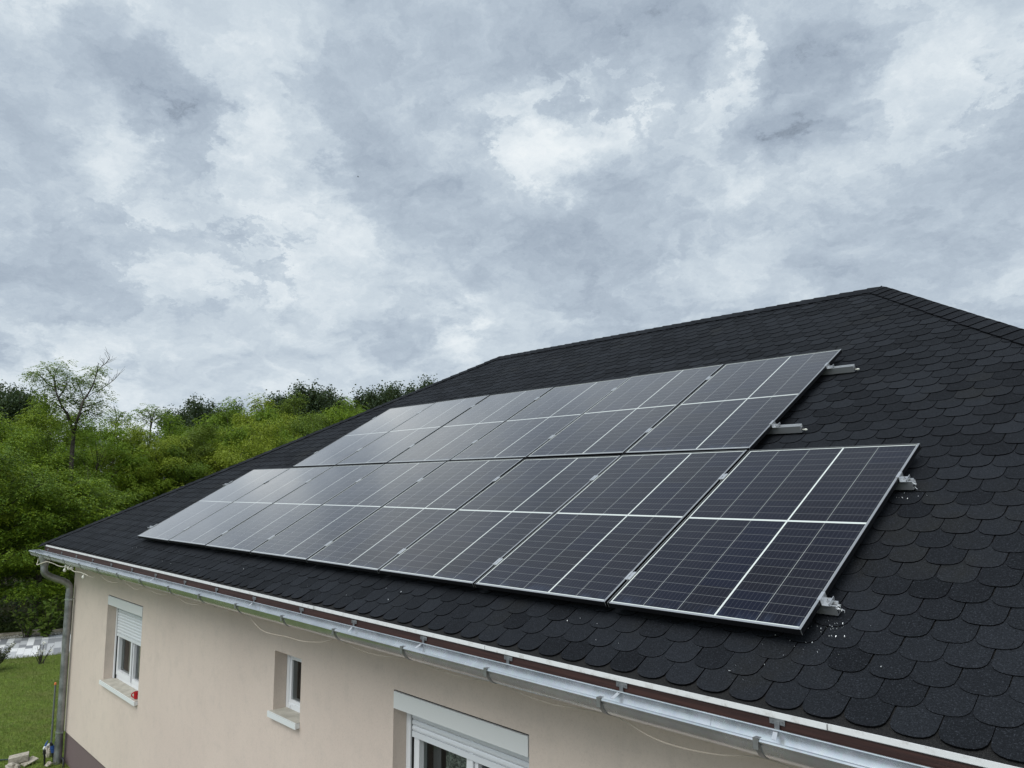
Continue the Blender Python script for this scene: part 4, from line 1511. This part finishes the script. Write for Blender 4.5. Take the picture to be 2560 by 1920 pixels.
def robinia(seed, H, RAD, base_h, nb=30, per=40, flat=.55):
    """returns trunk mesh, crown mesh for a leafy robinia of height H"""
    rs = np.random.RandomState(seed)
    tb = MB()
    lean = rs.uniform(-.25, .25, 2)
    tp = [np.array([lean[0] * t_ ** 1.5, lean[1] * t_ ** 1.5, H * .82 * t_]) + np.append(rs.normal(0, .05, 2), 0) * (t_ > 0) for t_ in np.linspace(0, 1, 7)]
    tb.tube(tp, .1, 7, rs=list(np.linspace(.13, .02, 7)))
    cent, outd = [], []
    cz = base_h + (H - base_h) * .52
    hz = (H - base_h) * .52
    for i in range(nb):
        f = (i + .5) / nb
        el = math.asin(-0.85 + 1.85 * f)
        az = i * 2.399 + rs.uniform(-.35, .35)
        dvec = np.array([math.cos(az) * math.cos(el), math.sin(az) * math.cos(el), math.sin(el)])
        rr = rs.uniform(.66, 1.12)
        tip = np.array([dvec[0] * RAD * rr, dvec[1] * RAD * rr, cz + dvec[2] * hz * rr])
        s0 = tp[0] + (tp[-1] - tp[0]) * min(.95, max(.18, (tip[2] - .9) / (H * .82) * .85))
        mid = s0 * .45 + tip * .55 + np.array([0, 0, .25])
        pth = smooth_path([s0, mid, tip], 4)
        tb.tube(pth, .02, 4, rs=list(np.linspace(.022, .004, len(pth))), cap=False)
        nc = rs.randint(5, 8)
        for j in range(nc):
            t_ = .50 + .50 * (j + rs.uniform(0, 1)) / nc
            a = pth[min(len(pth) - 1, int(t_ * (len(pth) - 1)))]
            cent.append(a + rs.normal(0, .18, 3) * np.array([1, 1, .35]))
            oo = np.array([dvec[0], dvec[1], -.05])
            outd.append(oo / (np.linalg.norm(oo) + 1e-6))
    C, Dd, N, L, W = fronds(np.array(cent), np.array(outd), rs, per, spread=.46, length=.26, pairs=2, ll=.100, lw=.055)
    me = leaf_mesh('crown', C, Dd, N, L, W, ['robinia_leaf'], rs)
    return tb.mesh('trunk', ['bark']), me


def poplar(seed, H, RAD, base_h, nb=44, per=70):
    rs = np.random.RandomState(seed)
    tb = MB()
    tb.tube([(0, 0, 0), (.1, 0, H * .5), (0, .1, H * .95)], .2, 7, rs=[.28, .17, .03])
    C, Dd = [], []
    for i in range(nb):
        f = (i + .5) / nb
        z0 = base_h + (H * .82 - base_h) * f
        az = i * 2.399 + rs.uniform(-.4, .4)
        rr = RAD * (1.0 - .38 * f ** 2) * rs.uniform(.55, 1.05)
        tip = np.array([math.cos(az) * rr, math.sin(az) * rr, z0 + H * .16 * rs.uniform(.6, 1.2)])
        s0 = np.array([0, 0, z0 - .4])
        tb.tube([s0, (s0 + tip) / 2 + np.array([0, 0, -.1]), tip], .04, 4, rs=[.07, .04, .01], cap=False)
        for j in range(4):
            t_ = .45 + .55 * (j + 1) / 4
            cc = s0 + (tip - s0) * t_ + rs.normal(0, .15, 3)
            m_ = per
            p = cc + rs.normal(0, 1, (m_, 3)) * np.array([.30, .30, .42]) * rs.uniform(.7, 1.3)
            C.append(p)
            Dd.append(rs.normal(0, 1, (m_, 3)) + np.array([0, 0, -.3]))
    C, Dd = np.concatenate(C), np.concatenate(Dd)
    N = rs.normal(0, .7, (len(C), 3)) + np.array([0, 0, .8])
    L = .22 * rs.uniform(.7, 1.3, len(C))
    return tb.mesh('trunk', ['bark']), leaf_mesh('crown', C, Dd, N, L, L * .8, ['poplar_leaf'], rs)


def at_px(u, d):
    """ground point at distance d in the direction of photograph column u"""
    a = YAW - math.atan((u - PW / 2) / FPX)
    dd = d / math.cos(math.atan((u - PW / 2) / FPX)) if False else d
    return CAM[0] + math.cos(a) * dd, CAM[1] + math.sin(a) * dd


def top_h(u, v, d):
    """height above ground of something at distance d whose top is seen at (u, v)"""
    s = sky_dir(u, v)
    return CAM[2] + d * s[2] / math.hypot(s[0], s[1]) - GROUND


ROB = [robinia(31, 6.5, 2.5, .9), robinia(47, 6.5, 2.9, 1.1), robinia(58, 7.0, 2.3, .8), robinia(63, 6.5, 2.7, 1.0, per=30)]
ROBD = []
for tmesh, cmesh_ in ROB[:3]:
    c2 = cmesh_.copy()
    c2.materials.clear()
    c2.materials.append(MATS['robinia_leaf_deep'])
    ROBD.append((tmesh, c2))
POP = [poplar(5, 15, 2.5, 5), poplar(9, 15, 2.2, 5)]
ROB_H, POP_H = [6.5, 6.5, 7.0, 6.5], [15, 15]
rt = random.Random(77)


def place_tree(protos, hs, k, u, v, d, label, group, wide=1.0, name='leafy_tree', cat='tree'):
    H = top_h(u, v, d)
    x, y = at_px(u, d)
    s = H / hs[k % len(hs)]
    o = thing(name, label, cat, (x, y, GROUND), (0, 0, rt.uniform(0, 6.28)), group)
    sw_ = max(.55, min(1.9, s)) * wide
    o.scale = (sw_, sw_, s)
    tm, cm_ = protos[k % len(protos)]
    link('trunk', tm, o)
    link('crown', cm_, o)
    return o


G1 = 'leafy trees at the near edge of the wood'
NEAR = [  # front row: u, top v, distance, which, wide
    (-150, 1090, 27.5, 0, .95, 'bright green bushy tree at the far left edge of the wood'),
    (12, 1128, 26.8, 1, .95, 'low spreading tree at the left, overhanging the lawn edge beyond the path'),
    (128, 1146, 27.4, 2, 1.2, 'rounded low green tree in front of the tall sparse tree'),
    (222, 1172, 28.6, 0, .85, 'low green tree whose crown ends just above the gutter corner'),
    (352, 1128, 37, 1, .75, 'dark green tree half hidden by the far roof corner'),
    (470, 1110, 38, 2, .85, 'low tree peeping over the lower part of the hip'),
    (590, 1085, 39, 0, .8, 'low tree peeping over the middle of the hip')]
for i, (u, v, d, k, wd, lb) in enumerate(NEAR):
    place_tree(ROBD if i % 2 else ROB, ROB_H, k, u, v, d, lb, G1, wd)
G2 = 'yellow green trees in the middle of the wood'
MIDT = [(-110, 1030, 35, 0, .75, 'yellow green tree behind the left edge of the wood'),
        (32, 1036, 34, 1, .78, 'pale yellow green rounded tree below the dark trees at the far left'),
        (118, 1072, 36, 2, .8, 'yellow green tree left of the tall sparse trunk'),
        (248, 1052, 37, 3, .72, 'yellow green tree right of the tall sparse trunk'),
        (325, 1050, 39, 0, .72, 'bright tree under the thin topped tree in the middle of the wood'),
        (400, 1066, 38, 1, .72, 'broad yellow green tree in the middle of the wood'),
        (470, 1048, 40, 2, .8, 'yellow green tree below the leftmost dark poplar of the middle group'),
        (545, 1046, 41, 0, .72, 'yellow green tree below the pair of dark poplars'),
        (625, 1030, 42, 1, .72, 'green tree standing where the wood starts to rise to the right'),
        (705, 1042, 44, 2, .8, 'green tree right behind the hip below the tall poplars'),
        (785, 1036, 46, 3, .72, 'green tree behind the hip left of the gap of sky')]
for i, (u, v, d, k, wd, lb) in enumerate(MIDT):
    place_tree(ROB if i % 4 != 2 else ROBD, ROB_H, k, u, v, d, lb, G2, wd)
G3 = 'taller trees at the back of the wood'
BACKT = [(20, 1045, 50, 2, .9, 'deep green tree among the dark poplars at the far left'), (112, 1000, 52, 0, .8, 'deep green crown behind the left limb of the tall sparse tree'),
         (196, 1052, 55, 1, .9, 'deep green tree right behind the tall sparse trunk'),
         (262, 1078, 58, 3, 1.0, 'green tree filling the gap behind the thin topped trees'), (150, 1085, 60, 1, 1.0, 'green tree showing through the gap left of the sparse trunk'),
         (440, 1040, 56, 1, .9, 'green tree between the middle poplars'),
         (585, 1012, 52, 2, .8, 'green tree rising beside the pair of dark poplars'), (622, 1003, 54, 0, .8, 'tall green robinia where the treeline steps up'),
         (668, 1002, 56, 1, .85, 'green robinia with feathery top left of the tall poplars'), (746, 985, 60, 2, .8, 'green robinia in front of the tall poplars'),
         (822, 1000, 62, 0, .8, 'green robinia left of the gap of sky'), (880, 1012, 66, 1, .8, 'small green tree right of the gap of sky'),
         (925, 1022, 62, 0, .8, 'light green tree below the poplars nearest the ridge'), (975, 1000, 70, 2, .8, 'green tree just above the hip near the ridge')]
for i, (u, v, d, k, wd, lb) in enumerate(BACKT):
    place_tree(ROBD if i % 3 == 0 else ROB, ROB_H, k, u, v, d, lb, G3, wd)
G4 = 'dark poplars behind the wood'
POPS = [(-30, 975, 84, 'dark poplar at the left border of the picture'), (10, 962, 86, 'dark poplar nearest the left border, twin topped'), (44, 966, 82, 'dark poplar just left of the sparse tree'),
        (76, 972, 88, 'dark poplar touching the left limb of the sparse tree'),
        (441, 1012, 96, 'small dark poplar standing alone in the middle'), (502, 992, 90, 'broad dark poplar in the middle of the treeline'), (564, 1008, 92, 'dark poplar right of the broad middle one'),
        (692, 985, 96, 'dark poplar lowest of the tall right group'), (717, 975, 94, 'dark poplar at the left end of the tall group'), (768, 958, 92, 'tallest dark poplar of the group left of the sky gap'), (803, 966, 96, 'narrow dark poplar beside the tallest one'), (828, 980, 98, 'dark poplar at the right end of the tall group'),
        (867, 998, 104, 'small dark pointed poplar right of the sky gap'),
        (917, 972, 92, 'dark poplar at the left end of the group by the ridge'), (953, 962, 90, 'dark poplar of even height in the group by the ridge'), (980, 961, 94, 'dark poplar near the hip, third from the left'), (1010, 972, 92, 'lower dark poplar just above the hip'),
        (1056, 960, 90, 'dark poplar rising towards the ridge end'), (1090, 945, 92, 'last dark poplar beside the ridge end')]
for i, (u, v, d, lb) in enumerate(POPS):
    place_tree(POP, POP_H, i, u, v, d, lb, G4, .9 + .3 * rt.random(), 'poplar_tree')

# thin topped robinias on the skyline
def sparse_tree(name, label, u0, d, segs, clumps, dead, seed, group=None, lsz=.080, r0=.075, per=7):
    """segs: limbs as polylines of photo pixels; clumps: (u, v, radius in px)"""
    rs = np.random.RandomState(seed)
    x0, y0 = at_px(u0, d)
    o = thing(name, label, 'tree', (x0, y0, GROUND), group=group)
    lat = np.array([rgt0[0], rgt0[1], 0])
    dep = np.array([-lat[1], lat[0], 0])
    az = YAW - math.atan((u0 - PW / 2) / FPX)
    lat = np.array([math.sin(az), -math.cos(az), 0])
    dep = np.array([math.cos(az), math.sin(az), 0])
    k0 = 1 / math.hypot(1, (u0 - PW / 2) / FPX)

    def loc(u, v, dp_=0.0):
        a = (math.atan((u - PW / 2) / FPX) - math.atan((u0 - PW / 2) / FPX))
        s = sky_dir(u, v)
        return lat * d * math.tan(a) + dep * dp_ + np.array([0, 0, CAM[2] + d / math.cos(a) * s[2] / math.hypot(s[0], s[1]) - GROUND])
    tb = MB()
    tb.tube([(0, 0, -.1), loc(*segs[0][0]) * .5, loc(*segs[0][0])], .2, 8, rs=[r0 * 1.3, r0 * 1.1, r0])
    for si, sg in enumerate(segs):
        dd = np.cumsum(np.append(0, rs.normal(0, .22, len(sg) - 1)))
        pts_ = smooth_path([loc(u, v, dd[i]) for i, (u, v) in enumerate(sg)], 4)
        ra = r0 * (.80 if si < 2 else .30 if si not in dead else .20)
        tb.tube(pts_, .05, 6, rs=list(np.linspace(ra, .012, len(pts_))), cap=False)
        if si in dead:
            for j in range(12):
                i0 = rs.randint(len(pts_) // 4, len(pts_))
                e = pts_[i0] + np.array([0, 0, rs.uniform(.05, .45)]) + lat * rs.uniform(-.25, .45) + dep * rs.uniform(-.5, .5)
                tb.tube([pts_[i0], (pts_[i0] + e) / 2 + rs.normal(0, .05, 3), e], .01, 4, rs=[.008, .006, .003], cap=False)
    link('trunk', tb.mesh('trunk', ['bark']), o)
    cent, outd = [], []
    for (u, v, r_) in clumps:
        rm_ = r_ / FPX * d
        for j in range(max(2, int(r_ / 2.3))):
            p = loc(u, v) + lat * rs.normal(0, .42) * rm_ + dep * rs.normal(0, .6) * rm_ + np.array([0, 0, rs.normal(0, .26) * rm_ - .05])
            cent.append(p)
            outd.append(lat * rs.normal(0, .3) + dep * rs.normal(0, .3))
    C, Dd, N, L, W = fronds(np.array(cent), np.array(outd), rs, per, length=.30, spread=.20, droop=.6, pairs=3, ll=lsz, lw=lsz * .46)
    link('crown', leaf_mesh('crown', C, Dd, N, L, W, ['sparse_leaf'], rs), o)
    return o


z8 = lambda x, y: (x * .14467, 860 + y * .14467)
segs = [[(1265, 1560), (1230, 1440), (1180, 1330), (1130, 1210), (1060, 1120), (985, 1000), (910, 830), (865, 660), (880, 480), (930, 380)],
        [(1270, 1560), (1300, 1380), (1350, 1200), (1390, 1010), (1455, 910), (1540, 740), (1585, 560), (1605, 390)],
        [(880, 740), (760, 680), (640, 560), (500, 480), (390, 465)], [(1040, 1100), (940, 1060), (880, 1180), (760, 1230)],
        [(1450, 920), (1560, 830), (1660, 780), (1800, 690), (1900, 600), (1960, 545)], [(1400, 960), (1370, 860), (1310, 730), (1240, 600)],
        [(1600, 480), (1680, 380), (1740, 320), (1800, 250)], [(1370, 1060), (1300, 1020), (1200, 980), (1100, 1000)],
        [(1390, 1100), (1480, 1060), (1600, 1030), (1720, 980)], [(1350, 1220), (1450, 1150), (1560, 1190), (1660, 1230)],
        [(960, 940), (1010, 860), (1080, 720), (1090, 560)], [(900, 800), (880, 640), (740, 440), (690, 350)],
        [(1300, 1400), (1180, 1280), (1140, 1180)]]
clumps = [(430, 465, 10), (520, 500, 11), (560, 560, 9), (690, 350, 13), (760, 420, 9), (860, 380, 13), (1000, 290, 11), (930, 420, 11), (640, 620, 9), (860, 590, 14), (960, 630, 14),
          (1060, 500, 11), (780, 760, 12), (680, 800, 12), (900, 720, 12), (1040, 740, 11), (1100, 880, 10), (980, 880, 10), (620, 480, 9),
          (1240, 520, 11), (1220, 650, 12), (1330, 780, 12), (1300, 600, 10), (1440, 600, 10), (1560, 390, 14), (1640, 400, 10), (1520, 520, 13), (1500, 660, 13), (1590, 620, 10), (1650, 690, 9),
          (1380, 960, 14), (1280, 880, 10), (1460, 960, 12), (1190, 960, 10), (1540, 1080, 12), (1660, 1000, 12), (1740, 900, 10), (1700, 830, 8), (1620, 1120, 11), (1580, 1220, 11), (1480, 1150, 10),
          (1160, 1130, 11), (1180, 1260, 12), (1130, 1390, 14), (1400, 1330, 11), (1480, 1390, 10), (1100, 1460, 12), (900, 1010, 15), (820, 1080, 14), (760, 900, 13), (700, 980, 13), (1350, 1440, 14), (1200, 1500, 13)]
sparse_tree('tall_tree', 'tall sparse tree with forked trunk and a bare dead limb on the right', 184, 34,
            [[z8(*p) for p in s] for s in segs], [(*z8(a, c_), r_) for a, c_, r_ in clumps], (4, 6), 19)
sparse_tree('thin_tree', 'thin topped tree on the skyline just right of the tall sparse tree', 288, 46,
            [[(287, 1075), (288, 1045), (283, 1022), (279, 1014)], [(288, 1070), (294, 1045), (303, 1030), (312, 1028)], [(286, 1060), (276, 1045), (266, 1038)]],
            [(279, 1018, 6), (285, 1028, 7), (300, 1034, 7), (312, 1030, 6), (268, 1042, 7), (290, 1045, 8), (275, 1052, 8), (305, 1050, 8)], (), 23, None, .11, .04)
sparse_tree('thin_tree', 'thin feathery tree with several small tops in the middle of the skyline', 375, 48,
            [[(375, 1075), (374, 1045), (366, 1028), (356, 1020)], [(376, 1070), (380, 1040), (388, 1022), (396, 1018)], [(377, 1060), (392, 1042), (408, 1030)], [(373, 1060), (352, 1045), (338, 1036)]],
            [(345, 1024, 8), (358, 1020, 8), (372, 1017, 9), (388, 1018, 8), (402, 1026, 7), (340, 1038, 8), (360, 1036, 9), (378, 1034, 9), (398, 1040, 8), (412, 1034, 6), (370, 1050, 9)], (), 29, None, .11, .045)

# undergrowth that closes the foot of the wood
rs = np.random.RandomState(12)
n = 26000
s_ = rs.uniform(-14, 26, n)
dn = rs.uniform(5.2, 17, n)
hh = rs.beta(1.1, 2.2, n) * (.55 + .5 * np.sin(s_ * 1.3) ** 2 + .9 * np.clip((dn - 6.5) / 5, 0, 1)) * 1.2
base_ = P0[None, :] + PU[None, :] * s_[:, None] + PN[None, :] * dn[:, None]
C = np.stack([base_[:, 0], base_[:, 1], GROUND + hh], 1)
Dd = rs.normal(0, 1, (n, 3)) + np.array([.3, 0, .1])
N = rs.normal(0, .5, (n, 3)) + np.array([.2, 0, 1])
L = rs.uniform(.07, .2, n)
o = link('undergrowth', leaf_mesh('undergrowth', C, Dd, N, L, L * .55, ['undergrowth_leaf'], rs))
tag(o, kind='stuff')
# herbs between the kerb stones and the fence
n = 20000
s_ = rs.uniform(-6, 9, n)
dn = 3.55 + rs.beta(1.0, 1.3, n) * 2.6
cl = .5 + .5 * np.sin(s_ * 2.1 + 1.2 * np.sin(dn * 2.0)) * np.sin(dn * 2.7 + s_)
hh = rs.beta(1.2, 1.8, n) * (.12 + .38 * cl + .10 * (dn - 3.5))
base_ = P0[None, :] + PU[None, :] * s_[:, None] + PN[None, :] * dn[:, None]
C = np.stack([base_[:, 0], base_[:, 1], GROUND + hh], 1)
Dd = rs.normal(0, 1, (n, 3)) * np.array([1, 1, .8]) + np.array([.1, 0, .5])
N = rs.normal(0, .5, (n, 3)) + np.array([.2, 0, 1])
L = rs.uniform(.05, .13, n)
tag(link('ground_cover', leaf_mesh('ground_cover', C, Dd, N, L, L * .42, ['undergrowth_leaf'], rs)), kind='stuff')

# wire fence in front of the wood
fen = thing('wire_fence', 'dark green wire mesh fence in the shade before the wood', 'fence', pa(0, 6.4))
FO = pa(0, 6.4)
fb = MB()
for z in np.arange(.08, 1.6, .2):
    fb.tube([pa(-14, 6.4, z), pa(24, 6.4, z)], .004, 4)
for s_ in np.arange(-14, 24, .25):
    fb.tube([pa(s_, 6.405, .03), pa(s_, 6.405, 1.55)], .0022, 3, cap=False)
fb.build('wire_mesh', 'fence_green', fen, off=FO)
for s_ in np.arange(-13.1, 24, 2.5):
    fb = MB()
    fb.tube([pa(s_, 6.44, -.1), pa(s_, 6.44, 1.7)], .028, 6)
    fb.build('post', 'fence_green', fen, off=FO)


# bushes near the house
def bush(name, label, u, v_top, d, wid, seed, leafmat, lsz, nstem, blossom=0, h_bot=0.0, cat='bush', cnt=26, up=1.2):
    rs = np.random.RandomState(seed)
    H = top_h(u, v_top, d)
    x, y = at_px(u, d)
    o = thing(name, label, cat, (x, y, GROUND))
    tb = MB()
    C, Dd = [], []
    flw = []
    for i in range(nstem):
        az = rs.uniform(0, 6.28)
        rr = wid * rs.uniform(.1, 1)
        hh_ = H * (1.0 if i == 0 else rs.uniform(.45, .98))
        tip = np.array([math.cos(az) * rr, math.sin(az) * rr, hh_])
        pth = smooth_path([(rs.uniform(-.05, .05), rs.uniform(-.05, .05), -.05), tip * np.array([.5, .5, .5]), tip], 6)
        tb.tube(pth, .01, 5, rs=list(np.linspace(.012, .004, len(pth))), cap=False)
        for j in range(cnt):
            t_ = rs.uniform(.12, 1.0) ** .8
            p = pth[min(len(pth) - 1, int(t_ * len(pth)))]
            a2 = rs.uniform(0, 6.28)
            C.append(p + rs.normal(0, .02, 3))
            Dd.append(np.array([math.cos(a2), math.sin(a2), rs.uniform(-.2, up)]))
        if i < blossom:
            flw.append(tip)
    link('stems', tb.mesh('stems', ['bark']), o)
    C, Dd = np.array(C), np.array(Dd)
    N = rs.normal(0, .5, (len(C), 3)) + np.array([0, 0, 1])
    L = lsz * rs.uniform(.7, 1.3, len(C))
    link('foliage', leaf_mesh('foliage', C, Dd, N, L, L * .45, [leafmat], rs), o)
    if flw:
        fb_ = MB()
        rr_ = random.Random(seed)
        for p in flw:
            for q_ in range(5):
                fb_.blob((p[0] + rr_.gauss(0, .02), p[1] + rr_.gauss(0, .02), p[2] + rr_.gauss(0, .02)), .016, 6, 4)
        fb_.build('blossoms', 'blossom', o)
    return o


bush('leafy_bush', 'bright green bush with large leaves beside the downpipe beyond the path', 152, 1488, 25.6, .60, 3, 'bush_leaf', .15, 30, cnt=30)
bush('leafy_bush', 'small pale green leafy shoot left of the larger bush beyond the path', 106, 1524, 25.8, .34, 4, 'bush_leaf', .13, 12, cnt=18)
bush('herb_bush', 'grey green bush with white blossoms on the near edge of the path', 32, 1608, 21.6, .36, 6, 'herb_leaf', .055, 46, 8, cnt=60, up=1.8)
bush('herb_bush', 'low grey green bush at the left border beside the path', -14, 1622, 21.4, .34, 8, 'herb_leaf', .055, 40, 3, cnt=60, up=1.8)
bush('thin_shrub', 'thin twiggy shrub with tiny pale leaves in front of the path by downpipe', 143, 1602, 21.9, .26, 9, 'herb_leaf', .045, 10, 5, cnt=7)

# grass blades on the visible lawn
rs = np.random.RandomState(14)
n = 60000
xx = rs.uniform(-20.9, -11.3, n)
yy = rs.uniform(-2.4, 3.2, n)
ok = ((xx - P0[0]) * PN[0] + (yy - P0[1]) * PN[1] < -.02) & ~((xx > WX0 - .05) & (yy > WY - .02))
xx, yy = xx[ok], yy[ok]
n = len(xx)
C = np.stack([xx, yy, np.full(n, GROUND - .005)], 1)
Dd = rs.normal(0, .45, (n, 3)) + np.array([0, 0, 1.0])
N = rs.normal(0, 1, (n, 3))
L = rs.uniform(.03, .085, n) * (1 + .7 * (np.abs((xx - P0[0]) * PN[0] + (yy - P0[1]) * PN[1]) < .2))
tag(link('grass', leaf_mesh('grass', C, Dd, N, L, np.full(n, .008), ['grass_blade'], rs)), kind='stuff')
